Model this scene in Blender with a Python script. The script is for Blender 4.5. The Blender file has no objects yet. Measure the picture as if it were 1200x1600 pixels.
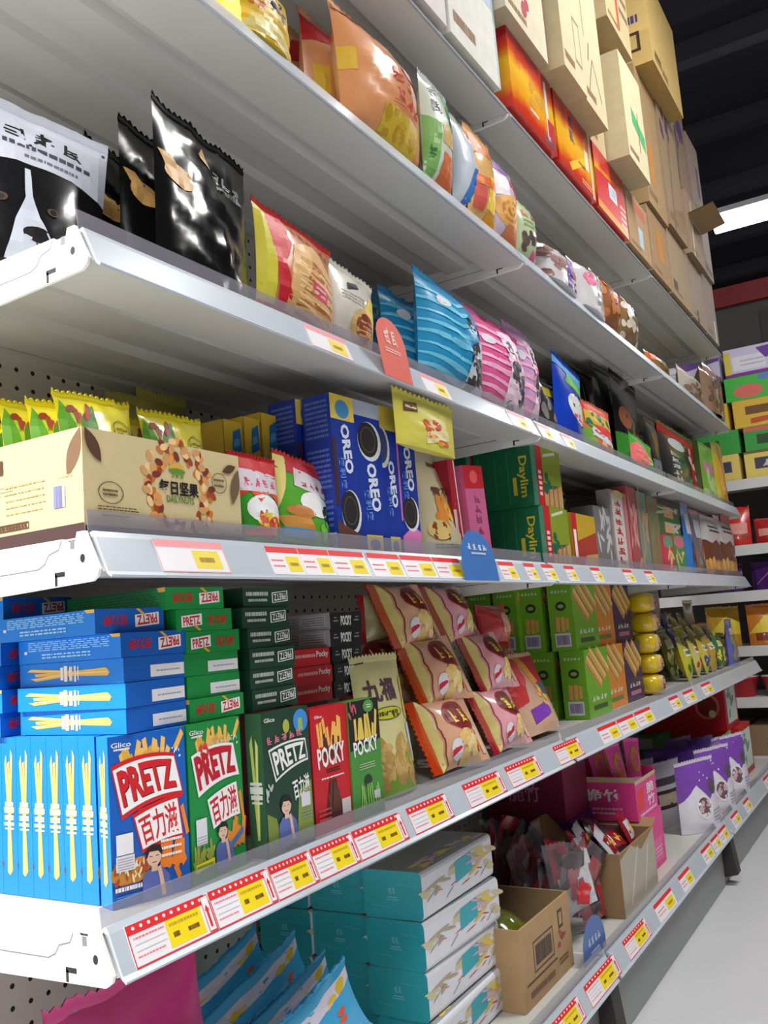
import bpy, math, random
from mathutils import Vector, Matrix, noise
from math import sin, cos, pi, radians as rad
random.seed(7)
SC = bpy.context.scene
COL = SC.collection

# ---------------------------------------------------------------- camera
CAM = Vector((0.54061, -0.48473, 0.69647))
YAW, PITCH, ROLL, FPX = 0.53245, 0.13114, -0.07669, 1406.94
_f = Vector((-sin(YAW)*cos(PITCH), cos(YAW)*cos(PITCH), sin(PITCH)))
_r0 = Vector((cos(YAW), sin(YAW), 0)); _u0 = _r0.cross(_f)
_r = _r0*cos(ROLL) + _u0*sin(ROLL); _u = _u0*cos(ROLL) - _r0*sin(ROLL)
cd = bpy.data.cameras.new('camera'); cam = bpy.data.objects.new('camera', cd); COL.objects.link(cam)
cd.sensor_fit = 'VERTICAL'; cd.sensor_height = 36; cd.sensor_width = 27; cd.lens = FPX/1600*36
cd.clip_start = 0.01
m = Matrix.Identity(4)
for i in range(3):
    m[i][0], m[i][1], m[i][2], m[i][3] = _r[i], _u[i], -_f[i], CAM[i]
cam.matrix_world = m
SC.camera = cam

def PRJ(x, y, z):
    d = Vector((x, y, z)) - CAM
    w = d.dot(_f)
    return 600 + FPX*d.dot(_r)/w, 800 - FPX*d.dot(_u)/w
def Yu(u, x, z):
    """world y of the point with this x and z seen in photo column u"""
    n = _r - _f*((u-600)/FPX)
    return CAM.y - (n.x*(x-CAM.x) + n.z*(z-CAM.z))/n.y
def Xu(u, y, z):
    n = _r - _f*((u-600)/FPX)
    return CAM.x - (n.y*(y-CAM.y) + n.z*(z-CAM.z))/n.x
def Zv(v, x, y):
    n = _u + _f*((v-800)/FPX)
    return CAM.z - (n.x*(x-CAM.x) + n.y*(y-CAM.y))/n.z

# ---------------------------------------------------------------- materials
def lin(c):
    return tuple(((x/255)/12.92 if x/255 <= .04045 else ((x/255+.055)/1.055)**2.4) for x in c)
_mats = {}
def M(c, rough=.45, spec=.5, metal=0.0, nz=.06, coat=0.0, scale=60.0, bump=0.0, emit=None, name=None):
    """procedural colour: a slight noise mottling over one base colour (sRGB 0-255)"""
    key = (c, rough, spec, metal, nz, coat, scale, bump, emit)
    if key in _mats: return _mats[key]
    mt = bpy.data.materials.new(name or 'surface'); mt.use_nodes = True
    nt = mt.node_tree; b = nt.nodes['Principled BSDF']
    l = lin(c)
    b.inputs['Roughness'].default_value = rough
    b.inputs['Specular IOR Level'].default_value = spec
    b.inputs['Metallic'].default_value = metal
    b.inputs['Coat Weight'].default_value = coat
    b.inputs['Coat Roughness'].default_value = .12
    tc = nt.nodes.new('ShaderNodeTexCoord'); no = nt.nodes.new('ShaderNodeTexNoise')
    no.inputs['Scale'].default_value = scale; no.inputs['Detail'].default_value = 1.0
    nt.links.new(tc.outputs['Object'], no.inputs['Vector'])
    mx = nt.nodes.new('ShaderNodeMix'); mx.data_type = 'RGBA'
    mx.inputs[6].default_value = (*[x*(1-nz) for x in l], 1)
    mx.inputs[7].default_value = (*[min(1, x*(1+nz)) for x in l], 1)
    nt.links.new(no.outputs['Fac'], mx.inputs[0]); nt.links.new(mx.outputs[2], b.inputs['Base Color'])
    if bump:
        bp = nt.nodes.new('ShaderNodeBump'); bp.inputs['Strength'].default_value = bump
        bp.inputs['Distance'].default_value = .002
        nt.links.new(no.outputs['Fac'], bp.inputs['Height']); nt.links.new(bp.outputs['Normal'], b.inputs['Normal'])
    if emit:
        b.inputs['Emission Color'].default_value = (*lin(emit[0]), 1)
        b.inputs['Emission Strength'].default_value = emit[1]
    _mats[key] = mt
    return mt
def card(*c): return M(tuple(c), .42, .5)                    # printed carton
def kraft(*c): return M(tuple(c), .8, .2, nz=.12, scale=35)  # corrugated board
def ink(*c): return M(tuple(c), .45, .4)
def foil(*c): return M(tuple(c), .24, .6, coat=.5, nz=.08, scale=40)   # glossy film bag
def film(*c): return M(tuple(c), .33, .5, nz=.06, scale=40)
def steel(*c): return M(tuple(c), .4, .5, nz=.03, scale=12)
def clear(name, tint, alpha, rough=.15):
    key = ('clear', name)
    if key in _mats: return _mats[key]
    mt = bpy.data.materials.new(name); mt.use_nodes = True
    nt = mt.node_tree; b = nt.nodes['Principled BSDF']
    b.inputs['Base Color'].default_value = (*lin(tint), 1); b.inputs['Roughness'].default_value = rough
    b.inputs['Alpha'].default_value = alpha
    no = nt.nodes.new('ShaderNodeTexNoise'); no.inputs['Scale'].default_value = 30
    mp = nt.nodes.new('ShaderNodeMapRange'); mp.inputs[3].default_value = alpha*.95; mp.inputs[4].default_value = min(1, alpha*1.05)
    nt.links.new(no.outputs['Fac'], mp.inputs[0]); nt.links.new(mp.outputs[0], b.inputs['Alpha'])
    _mats[key] = mt
    return mt
def gradient(name, stops, axis=2, lo=0.0, hi=.2, rough=.35, wob=.0):
    """vertical colour blend printed on a pack, in object space"""
    if name in _mats: return _mats[name]
    mt = bpy.data.materials.new(name); mt.use_nodes = True
    nt = mt.node_tree; b = nt.nodes['Principled BSDF']; b.inputs['Roughness'].default_value = rough
    tc = nt.nodes.new('ShaderNodeTexCoord'); sp = nt.nodes.new('ShaderNodeSeparateXYZ')
    nt.links.new(tc.outputs['Object'], sp.inputs[0])
    mp = nt.nodes.new('ShaderNodeMapRange'); mp.inputs[1].default_value = lo; mp.inputs[2].default_value = hi
    src = sp.outputs[axis]
    if wob:
        no = nt.nodes.new('ShaderNodeTexNoise'); no.inputs['Scale'].default_value = 25
        nt.links.new(tc.outputs['Object'], no.inputs['Vector'])
        ma = nt.nodes.new('ShaderNodeMath'); ma.operation = 'MULTIPLY_ADD'
        ma.inputs[1].default_value = wob; nt.links.new(no.outputs['Fac'], ma.inputs[0]); nt.links.new(src, ma.inputs[2])
        src = ma.outputs[0]
    nt.links.new(src, mp.inputs[0])
    cr = nt.nodes.new('ShaderNodeValToRGB'); nt.links.new(mp.outputs[0], cr.inputs[0])
    el = cr.color_ramp.elements
    while len(el) < len(stops): el.new(.5)
    for e, (p, c) in zip(el, stops): e.position = p; e.color = (*lin(c), 1)
    nt.links.new(cr.outputs[0], b.inputs['Base Color'])
    _mats[name] = mt
    return mt

# ---------------------------------------------------------------- mesh building
class MB:
    def __init__(s): s.v = []; s.f = []; s.mi = []; s.mats = []; s.sm = []
    def m(s, mat):
        if mat not in s.mats: s.mats.append(mat)
        return s.mats.index(mat)
    def poly(s, pts, mat, smooth=False):
        n = len(s.v); s.v += [tuple(p) for p in pts]; s.f.append(tuple(range(n, n+len(pts)))); s.mi.append(s.m(mat)); s.sm.append(smooth)
    def faces(s, vs, fs, mat, smooth=False):
        n = len(s.v); s.v += [tuple(p) for p in vs]; k = s.m(mat)
        for f in fs: s.f.append(tuple(i+n for i in f)); s.mi.append(k); s.sm.append(smooth)
    def box(s, x0, x1, y0, y1, z0, z1, mat):
        vs = [(x, y, z) for x in (x0, x1) for y in (y0, y1) for z in (z0, z1)]
        s.faces(vs, [(0,1,3,2), (4,6,7,5), (0,4,5,1), (2,3,7,6), (0,2,6,4), (1,5,7,3)], mat)
    def prism_y(s, prof, y0, y1, mat):
        """closed profile of (x,z) points extruded along y"""
        n = len(prof); vs = [(x, y0, z) for x, z in prof] + [(x, y1, z) for x, z in prof]
        fs = [(i, (i+1) % n, (i+1) % n+n, i+n) for i in range(n)] + [tuple(range(n-1, -1, -1)), tuple(range(n, 2*n))]
        s.faces(vs, fs, mat)
    def ball(s, c, r, mat, seg=12, ring=8, sq=(1,1,1)):
        vs = []; fs = []
        for i in range(ring+1):
            a = pi*i/ring
            for j in range(seg):
                b = 2*pi*j/seg
                vs.append((c[0]+r*sq[0]*sin(a)*cos(b), c[1]+r*sq[1]*sin(a)*sin(b), c[2]+r*sq[2]*cos(a)))
        for i in range(ring):
            for j in range(seg):
                fs.append((i*seg+j, (i+1)*seg+j, (i+1)*seg+(j+1) % seg, i*seg+(j+1) % seg))
        s.faces(vs, fs, mat, True)
    def lathe(s, prof, c, mat, seg=24):
        """profile of (r,z) round a vertical axis at c"""
        vs = []; fs = []
        for r, z in prof:
            for j in range(seg):
                a = 2*pi*j/seg; vs.append((c[0]+r*cos(a), c[1]+r*sin(a), c[2]+z))
        for i in range(len(prof)-1):
            for j in range(seg):
                fs.append((i*seg+j, i*seg+(j+1) % seg, (i+1)*seg+(j+1) % seg, (i+1)*seg+j))
        s.faces(vs, fs, mat, True)
    def mesh(s, name):
        me = bpy.data.meshes.new(name); me.from_pydata(s.v, [], s.f)
        for mt in s.mats: me.materials.append(mt)
        me.polygons.foreach_set('material_index', s.mi)
        me.polygons.foreach_set('use_smooth', s.sm)
        me.update()
        return me
    def build(s, name, parent=None):
        o = bpy.data.objects.new(name, s.mesh(name)); COL.objects.link(o)
        if parent: o.parent = parent
        return o

def tag(o, label, cat, group=None, kind=None):
    o['label'] = label; o['category'] = cat
    if group: o['group'] = group
    if kind: o['kind'] = kind
    return o
def empty(name, loc=(0,0,0), rz=0.0):
    o = bpy.data.objects.new(name, None); COL.objects.link(o); o.empty_display_size = .02
    o.location = loc; o.rotation_euler = (0, 0, rz)
    return o
def struct(o): o['kind'] = 'structure'; return o
def dup(root, loc, rot=None, label=None, group=None):
    r = root.copy(); COL.objects.link(r); r.location = loc
    if rot is not None: r.rotation_euler = rot
    if label: r['label'] = label
    if group: r['group'] = group
    for ch in list(root.children):
        c = ch.copy(); COL.objects.link(c); c.parent = r
        for g in list(ch.children):
            d = g.copy(); COL.objects.link(d); d.parent = c
    return r

# ---------------------------------------------------------------- printed shapes in face coordinates (0..1, 0..1)
def R(x0, y0, x1, y1): return [[(x0,y0), (x1,y0), (x1,y1), (x0,y1)]]
def E(cx, cy, rx, ry, n=20, rot=0.0):
    return [[(cx+rx*cos(2*pi*i/n)*cos(rot)-ry*sin(2*pi*i/n)*sin(rot), cy+rx*cos(2*pi*i/n)*sin(rot)+ry*sin(2*pi*i/n)*cos(rot)) for i in range(n)]]
def P(*pts): return [list(pts)]
def S(x0, y0, x1, y1, w0, w1=None):
    """a straight stroke"""
    w1 = w0 if w1 is None else w1
    dx, dy = x1-x0, y1-y0; L = math.hypot(dx, dy) or 1; nx, ny = -dy/L/2, dx/L/2
    return [[(x0+nx*w0, y0+ny*w0), (x0-nx*w0, y0-ny*w0), (x1-nx*w1, y1-ny*w1), (x1+nx*w1, y1+ny*w1)]]
def RING(cx, cy, rx, ry, t=.12, n=24):
    out = []
    for i in range(n):
        a, b = 2*pi*i/n, 2*pi*(i+1)/n
        out.append([(cx+rx*cos(a), cy+ry*sin(a)), (cx+rx*cos(b), cy+ry*sin(b)), (cx+rx*(1-t)*cos(b), cy+ry*(1-t)*sin(b)), (cx+rx*(1-t)*cos(a), cy+ry*(1-t)*sin(a))])
    return out
def FR(x0, y0, x1, y1, t, tv=None):
    """rectangular outline"""
    tv = tv or t
    return R(x0,y0,x1,y0+tv)+R(x0,y1-tv,x1,y1)+R(x0,y0,x0+t,y1)+R(x1-t,y0,x1,y1)
_tx = {}
def text_polys(s, bold=0.0):
    k = (s, bold)
    if k in _tx: return _tx[k]
    c = bpy.data.curves.new('lettering', 'FONT'); c.body = s; c.resolution_u = 2; c.offset = bold
    o = bpy.data.objects.new('lettering', c); me = o.to_mesh()
    vs = [(v.co.x, v.co.y) for v in me.vertices]; ps = [[vs[i] for i in p.vertices] for p in me.polygons]
    o.to_mesh_clear(); bpy.data.objects.remove(o); bpy.data.curves.remove(c)
    x0 = min(v[0] for v in vs); x1 = max(v[0] for v in vs); y0 = min(v[1] for v in vs); y1 = max(v[1] for v in vs)
    _tx[k] = (ps, x0, x1, y0, y1)
    return _tx[k]
def T(s, cx, cy, w, h, rot=0.0, bold=.012, shear=0.0, ar=1.0, arch=0.0):
    """lettering fitted to w x h (face units); ar = face width / face height, for turning"""
    ps, x0, x1, y0, y1 = text_polys(s, bold); out = []
    cr, sr = cos(rot), sin(rot)
    for p in ps:
        q = []
        for x, y in p:
            a = ((x-x0)/(x1-x0)-.5); b = ((y-y0)/(y1-y0)-.5)
            px = a*w*ar; py = b*h + arch*(.25-a*a)*4*h; px += shear*b*h*ar
            X = px*cr-py*sr; Y = px*sr+py*cr
            q.append((cx+X/ar, cy+Y))
        out.append(q)
    return out
def TV(s, cx, cy, w, h, bold=.012, gap=.1):
    """lettering stacked downwards, one character per row"""
    n = len(s); ch = h/n; out = []
    for i, c in enumerate(s): out += T(c, cx, cy+h/2-(i+.5)*ch, w, ch*(1-gap), bold=bold)
    return out
def scribble(x0, y0, x1, y1, rows, seed=0, fill=.55):
    """rows of tiny unreadable print"""
    rr = random.Random(seed); out = []; rh = (y1-y0)/rows
    for i in range(rows):
        x = x0
        while x < x1-.01:
            w = (x1-x0)*rr.uniform(.03, .11); x2 = min(x1, x+w)
            out += R(x, y0+rh*i+rh*(1-fill)/2, x2, y0+rh*i+rh*(1+fill)/2); x = x2+(x1-x0)*rr.uniform(.012, .03)
    return out
def blobs(x0, y0, x1, y1, n, rx, ry, seed=0, k=9):
    rr = random.Random(seed); out = []
    for i in range(n):
        s = rr.uniform(.7, 1.3); out += E(rr.uniform(x0,x1), rr.uniform(y0,y1), rx*s, ry*s, k, rr.uniform(0, 3))
    return out

def stamp(mb, items, fm, base=.0003, step=.00005):
    """print (shape, material) items on a flat face map fm(u,v,h)"""
    for i, (sh, mat) in enumerate(items):
        for j, p in enumerate(sh): mb.poly([fm(a, b, base+step*i+(j % 24)*2e-6) for a, b in p], mat)

def _cut(poly, ax, c):
    """split a polygon by the line coord[ax] = c (Sutherland-Hodgman both ways)"""
    lo = []; hi = []; n = len(poly)
    for i in range(n):
        a, b = poly[i], poly[(i+1) % n]
        if a[ax] <= c: lo.append(a)
        if a[ax] >= c: hi.append(a)
        if (a[ax]-c)*(b[ax]-c) < 0:
            t = (c-a[ax])/(b[ax]-a[ax]); q = (a[0]+(b[0]-a[0])*t, a[1]+(b[1]-a[1])*t)
            lo.append(q); hi.append(q)
    return lo, hi
def stamp_grid(mb, items, fm, nu, nv, base=.0005, step=.00007):
    """the same on a curved sheet: every shape is cut along the sheet's own grid first"""
    for i, (sh, mat) in enumerate(items):
        for jj, p in enumerate(sh):
            pcs = [p]
            for ax, n in ((0, nu), (1, nv)):
                for j in range(1, n):
                    c = j/n; nxt = []
                    for q in pcs:
                        mn = min(z[ax] for z in q); mxx = max(z[ax] for z in q)
                        if mn < c-1e-6 and mxx > c+1e-6:
                            a, b = _cut(q, ax, c)
                            if len(a) > 2: nxt.append(a)
                            if len(b) > 2: nxt.append(b)
                        else: nxt.append(q)
                    pcs = nxt
            for q in pcs: mb.poly([fm(min(1, max(0, a)), min(1, max(0, b)), base+step*i+(jj % 24)*2.5e-6) for a, b in q], mat, True)

# ---------------------------------------------------------------- packs
# local frame of every pack: x along the shelf (away from the camera), front towards -y, z up; FACE turns the front to the aisle
FACE = pi/2
def carton_mesh(name, w, d, h, body, front=(), left=(), top=(), right=(), left_mat=None, top_mat=None, front_mat=None, back=(), bottom_mat=None):
    mb = MB(); a = w/2; c = 0.0
    V = [(-a,0,0), (a,0,0), (a,d,0), (-a,d,0), (-a,0,h), (a,0,h), (a,d,h), (-a,d,h)]
    mb.poly([V[i] for i in (0,1,5,4)], front_mat or body)
    mb.poly([V[i] for i in (1,2,6,5)], body)
    mb.poly([V[i] for i in (2,3,7,6)], body)
    mb.poly([V[i] for i in (3,0,4,7)], left_mat or body)
    mb.poly([V[i] for i in (4,5,6,7)], top_mat or body)
    mb.poly([V[i] for i in (3,2,1,0)], bottom_mat or body)
    stamp(mb, front, lambda u, v, e: (-a+u*w, -e, v*h))
    stamp(mb, left, lambda u, v, e: (-a-e, d*(1-u), v*h))
    stamp(mb, right, lambda u, v, e: (a+e, d*u, v*h))
    stamp(mb, top, lambda u, v, e: (-a+u*w, v*d, h+e))
    me = mb.mesh(name)
    return me
def put(name, me, loc, rz=0.0, label='', cat='box', group=None, rx=0.0, ry=0.0):
    o = bpy.data.objects.new(name, me); COL.objects.link(o)
    o.location = loc; o.rotation_euler = (rx, ry, FACE+rz)
    tag(o, label, cat, group)
    return o

def bag_sheet(w, h, t, style, seed, wr, crimp, side):
    """S(u,v,e): a point of the front (side=-1) or back (side=+1) sheet of a filled film bag"""
    def g(v):
        if style == 'pillow':
            k = (v-crimp)/(1-2*crimp)
            return 0 if k <= 0 or k >= 1 else sin(pi*k)**.5
        if style == 'stand':
            k = v/(1-crimp)
            return 0 if k >= 1 else (1-k**1.6)**.75*(.86+.14*min(1, v*8))
        if style == 'block':
            k = (v)/(1-crimp)
            return 0 if k >= 1 else min(1, (1-k)*5)**.6
        return 0
    def Sx(u, v, e=0.0):
        gv = g(v); gu = max(0, sin(pi*min(1, max(0, u))))**(.62 if style != 'block' else .3)
        x = (u-.5)*w*(1-.07*gv*(1 if style == 'pillow' else .4))
        th = t/2*gv*gu
        n = noise.noise(Vector((u*5+seed*3.1, v*6, seed*1.7+side)))*.6 + noise.noise(Vector((u*11, v*13+seed, side*2.0)))*.4
        n2 = noise.noise(Vector((u*3+seed*5.3, v*9+u*4, seed)))
        y = side*(th + (abs(n)-.25)*wr*gu*min(1, gv*2+.15) + n2*wr*.6*gu*gv + e)
        z = v*h - abs(noise.noise(Vector((u*4, seed*2.2, 1.0))))*wr*1.2*v**3 - .02*h*(1-(2*u-1)**2)*gv*(1 if v > .5 else -1)*(1 if style == 'pillow' else (v > .5))*abs(2*v-1)
        return (x, y, z)
    return Sx
def bag_meshes(name, w, h, t, body, front=(), style='pillow', seed=0, wr=.003, crimp=.06, nu=14, nv=18, back_mat=None, seal_mat=None, back=(), zig=True, horiz=False, two_seals=False):
    """(body mesh, seal mesh) of a film bag; front / back hold the printed items"""
    mb = MB(); seal = MB()
    for side, mat, items in ((-1, body, front), (1, back_mat or body, back)):
        Sx = bag_sheet(w, h, t, style, seed, wr, crimp, side)
        vs = [Sx(i/nu, j/nv*(1-crimp if seal_mat else 1)) for j in range(nv+1) for i in range(nu+1)]
        top = 1-crimp if seal_mat else 1.0
        fs = []
        for j in range(nv):
            for i in range(nu):
                q = (j*(nu+1)+i, j*(nu+1)+i+1, (j+1)*(nu+1)+i+1, (j+1)*(nu+1)+i)
                fs.append(q if side < 0 else q[::-1])
        mb.faces(vs, fs, mat, True)
        if items:
            f2 = (lambda u, v, e: Sx(u, v*top, e)) if side < 0 else (lambda u, v, e: Sx(1-u, v*top, e))
            stamp_grid(mb, items, f2, nu, nv)
        if seal_mat:
            n2 = nu*2; vs = []; fs = []
            for j in range(4):
                for i in range(n2+1):
                    x, y, z = Sx(i/n2, top+(1-top)*j/3 - (.004/h*(i % 2) if j == 3 and zig else 0))
                    vs.append((x, y+(.0006 if j % 2 else -.0002)*(-side)*-1 + side*.0004, z))
            for j in range(3):
                for i in range(n2):
                    q = (j*(n2+1)+i, j*(n2+1)+i+1, (j+1)*(n2+1)+i+1, (j+1)*(n2+1)+i); fs.append(q if side < 0 else q[::-1])
            seal.faces(vs, fs, seal_mat, True)
    if style in ('stand', 'block'):
        F = bag_sheet(w, h, t, style, seed, wr, crimp, -1); B = bag_sheet(w, h, t, style, seed, wr, crimp, 1)
        for i in range(nu):
            mb.poly([B(i/nu,0), B((i+1)/nu,0), F((i+1)/nu,0), F(i/nu,0)], back_mat or body)
    if horiz:   # lay the pack on its side: its length runs along x
        for q in (mb, seal): q.v = [(h/2-z, y, w/2-x) for x, y, z in q.v]
    return mb.mesh(name), (seal.mesh('top_seal') if seal_mat else None)
def bag(name, label, cat, loc, w, h, t, body, front=(), rz=0.0, lean=0.0, group=None, roll=0.0, part='pouch_body', **k):
    """film bag: Empty at its base > body (+ top_seal)"""
    seal = k.pop('seal_mat', None) or body
    me, sm = bag_meshes(part, w, h, t, body, front, seal_mat=seal, **k)
    root = empty(name, loc); root.rotation_euler = (lean, roll, FACE+rz)
    root.rotation_mode = 'XYZ'
    tag(root, label, cat, group)
    Mx = root.rotation_euler.to_matrix()     # let the lowest point of the filled bag touch the shelf
    root.location.z = loc[2]+max(0, -min((Mx @ v.co).z for v in me.vertices))+.0004
    o = bpy.data.objects.new(part, me); COL.objects.link(o); o.parent = root
    s = bpy.data.objects.new('end_seal' if k.get('horiz') else 'top_seal', sm); COL.objects.link(s); s.parent = root
    return root
def lay(items):
    """artwork drawn for a lying pack (u along its length, v up) turned into sheet coordinates"""
    return [([[(1-b, 1-a) for a, b in p] for p in sh], mt) for sh, mt in items]
def settle(root, z):
    """lower or raise a tilted thing until its lowest point rests at z"""
    R0 = root.rotation_euler.to_matrix(); lo = min((R0 @ Vector([a*b for a, b in zip(v.co, root.scale)])).z for c in root.children for v in c.data.vertices)
    root.location.z = z-lo
ORD = ['first', 'second', 'third', 'fourth', 'fifth', 'sixth', 'seventh', 'eighth', 'ninth', 'tenth', 'eleventh', 'twelfth']
def QD(tl, tr, br, bl, arch=0.0):
    def q(s, t):
        x = (bl[0]*(1-s)+br[0]*s)*(1-t)+(tl[0]*(1-s)+tr[0]*s)*t
        y = (bl[1]*(1-s)+br[1]*s)*(1-t)+(tl[1]*(1-s)+tr[1]*s)*t
        return x, y+arch*(1-(2*s-1)**2)
    return q
def RQ(q, s0=0.0, t0=0.0, s1=1.0, t1=1.0, n=8):
    out = []
    for i in range(n):
        a = s0+(s1-s0)*i/n; b = s0+(s1-s0)*(i+1)/n
        out.append([q(a,t0), q(b,t0), q(b,t1), q(a,t1)])
    return out
def TQ(s, q, s0=.06, t0=.12, s1=.94, t1=.88, bold=.02):
    ps, x0, x1, y0, y1 = text_polys(s, bold)
    return [[q(s0+(x-x0)/(x1-x0)*(s1-s0), t0+(y-y0)/(y1-y0)*(t1-t0)) for x, y in p] for p in ps]
def BOX4(x0, y0, x1, y1, dx=0.0, dy=0.0, arch=0.0):
    """slanted quad: right side raised by dy, top pushed by dx"""
    return QD((x0+dx, y1), (x1+dx, y1+dy), (x1, y0+dy), (x0, y0), arch)
i_white = ink(238, 238, 238); i_black = ink(22, 22, 24); i_red = ink(206, 28, 36); i_yel = ink(248, 216, 40)
i_skin = ink(226, 186, 164); i_hair = ink(34, 26, 26); i_shirt = ink(92, 108, 178); i_stick = ink(240, 186, 92); i_stick2 = ink(250, 214, 140)
i_grey = ink(150, 150, 155); i_gold = ink(214, 168, 62); i_brown = ink(104, 60, 30); i_cream = ink(240, 226, 180); i_orange = ink(238, 130, 36); i_green = ink(60, 150, 60); i_blue = ink(40, 100, 190); i_pink = ink(232, 110, 160)
def G(cx, cy, w, h, n, seed=0, rot=0.0, ar=1.0, vert=False):
    """n unreadable lettering marks (strokes only) filling w x h, like print too blurred to read"""
    rr = random.Random(seed*13+n); out = []; cr, sr = cos(rot), sin(rot)
    cw, ch = (w, h/n) if vert else (w/n, h)
    for i in range(n):
        ox, oy = (-w/2, h/2-(i+1)*ch) if vert else (-w/2+i*cw, -h/2)
        st = []
        for j in range(rr.choice((2, 3, 3, 4))):
            y = .12+.76*(j+rr.uniform(.1, .6))/4; st.append((rr.uniform(.08, .3), y, rr.uniform(.65, .92), y+rr.uniform(-.04, .06), .11))
        for j in range(rr.choice((1, 2, 2))):
            x = rr.uniform(.2, .8); st.append((x, rr.uniform(.05, .3), x+rr.uniform(-.06, .06), rr.uniform(.75, .98), .13))
        if rr.random() < .6: st.append((.5, .5, rr.choice((.12, .88)), .06, .12))
        for a in st:
            for p in S(*a):
                q = []
                for x, y in p:
                    X = (ox+x*cw*.94)*ar; Y = oy+y*ch*.96; q.append((cx+(X*cr-Y*sr)/ar, cy+X*sr+Y*cr))
                out.append(q)
    return out
def leaf(x0, y0, x1, y1, w, ar=1.0):
    dx, dy = (x1-x0)*ar, y1-y0; L = math.hypot(dx, dy); nx, ny = -dy/L, dx/L; n = 8; a = []; b = []
    for i in range(n+1):
        t = i/n; k = w*sin(pi*t)*.5; a.append((x0+(dx*t+nx*k)/ar, y0+dy*t+ny*k)); b.append((x0+(dx*t-nx*k)/ar, y0+dy*t-ny*k))
    return [a+b[::-1]]
def fries(x0, x1, y0, y1, n, seed, w=.05):
    rr = random.Random(seed); out = []
    for i in range(n):
        x = x0+(x1-x0)*(i+.5)/n; out += S(x, y0, x+rr.uniform(-.08, .08), y0+(y1-y0)*rr.uniform(.5, 1), w)
    return out
def portrait(cx, top, sc, sc_v):
    """a printed person in a blue shirt: (shape, ink) list"""
    a, b = sc, sc_v
    return [(P((cx-.85*a, top-6.0*b), (cx-.8*a, top-3.0*b), (cx-.45*a, top-2.35*b), (cx+.5*a, top-2.3*b), (cx+1.0*a, top-3.2*b), (cx+1.25*a, top-5.6*b)), i_shirt),
            (P((cx-.2*a, top-2.6*b), (cx+.25*a, top-2.6*b), (cx+.2*a, top-1.6*b), (cx-.2*a, top-1.6*b)), i_skin),
            (E(cx, top-1.15*b, .5*a, .95*b, 18), i_skin),
            (P((cx-.56*a, top-1.2*b), (cx-.5*a, top-.35*b), (cx-.1*a, top+.15*b), (cx+.45*a, top-.05*b), (cx+.6*a, top-.7*b), (cx+.52*a, top-1.1*b), (cx+.3*a, top-.62*b), (cx-.3*a, top-.55*b), (cx-.46*a, top-1.15*b)), i_hair),
            (R(cx-.3*a, top-1.08*b, cx-.1*a, top-1.02*b)+R(cx+.12*a, top-1.08*b, cx+.32*a, top-1.02*b)+R(cx-.12*a, top-1.72*b, cx+.16*a, top-1.66*b), i_hair),
            (P((cx+.45*a, top-5.2*b), (cx+.75*a, top-5.2*b), (cx+.55*a, top-3.0*b), (cx+.42*a, top-2.1*b), (cx+.2*a, top-2.3*b), (cx+.3*a, top-3.2*b)), i_skin)]
# ---------------------------------------------------------------- the long shelf unit
ZB = [1.6181, 1.3301, 1.0091, 0.7551, 0.4557, 0.1148]      # rail bottom of each level, top level first
DT = [z+.0335 for z in ZB]                                  # deck top
ZT = [z+.0005 for z in DT]                                  # what stands on it
XF = [0, 0, 0, 0, 0, .0368]                                 # rail bottom, towards the aisle
BACK = -.332
m_shelf = steel(190, 189, 184); m_rail = M((186, 195, 205), .25, .6, nz=.02, scale=10); m_brk = steel(232, 232, 230)
m_dark = M((28, 28, 30), .6); m_groove = M((120, 120, 122), .6)
m_guard = clear('clear_guard', (150, 148, 158), .42, .1)
LEVEL = ['topmost', 'second highest', 'third highest', 'fourth highest', 'fifth highest', 'lowest']
BAY = ['near bay', 'middle bay', 'far bay']

def peg_material():
    mt = bpy.data.materials.new('perforated_steel'); mt.use_nodes = True
    nt = mt.node_tree; b = nt.nodes['Principled BSDF']; b.inputs['Roughness'].default_value = .5
    tc = nt.nodes.new('ShaderNodeTexCoord'); sp = nt.nodes.new('ShaderNodeSeparateXYZ'); nt.links.new(tc.outputs['Object'], sp.inputs[0])
    sq = []
    for ax, off in ((1, 0.0), (2, 0.0)):
        a = nt.nodes.new('ShaderNodeMath'); a.operation = 'PINGPONG'; a.inputs[1].default_value = .0112
        nt.links.new(sp.outputs[ax], a.inputs[0])
        p = nt.nodes.new('ShaderNodeMath'); p.operation = 'POWER'; p.inputs[1].default_value = 2
        nt.links.new(a.outputs[0], p.inputs[0]); sq.append(p)
    s = nt.nodes.new('ShaderNodeMath'); s.operation = 'ADD'; nt.links.new(sq[0].outputs[0], s.inputs[0]); nt.links.new(sq[1].outputs[0], s.inputs[1])
    lt = nt.nodes.new('ShaderNodeMath'); lt.operation = 'LESS_THAN'; lt.inputs[1].default_value = .0028**2
    nt.links.new(s.outputs[0], lt.inputs[0])
    mx = nt.nodes.new('ShaderNodeMix'); mx.data_type = 'RGBA'; mx.inputs[6].default_value = (*lin((200, 196, 188)), 1); mx.inputs[7].default_value = (.008, .008, .008, 1)
    nt.links.new(lt.outputs[0], mx.inputs[0]); nt.links.new(mx.outputs[2], b.inputs['Base Color'])
    return mt
m_peg = peg_material()

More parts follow.
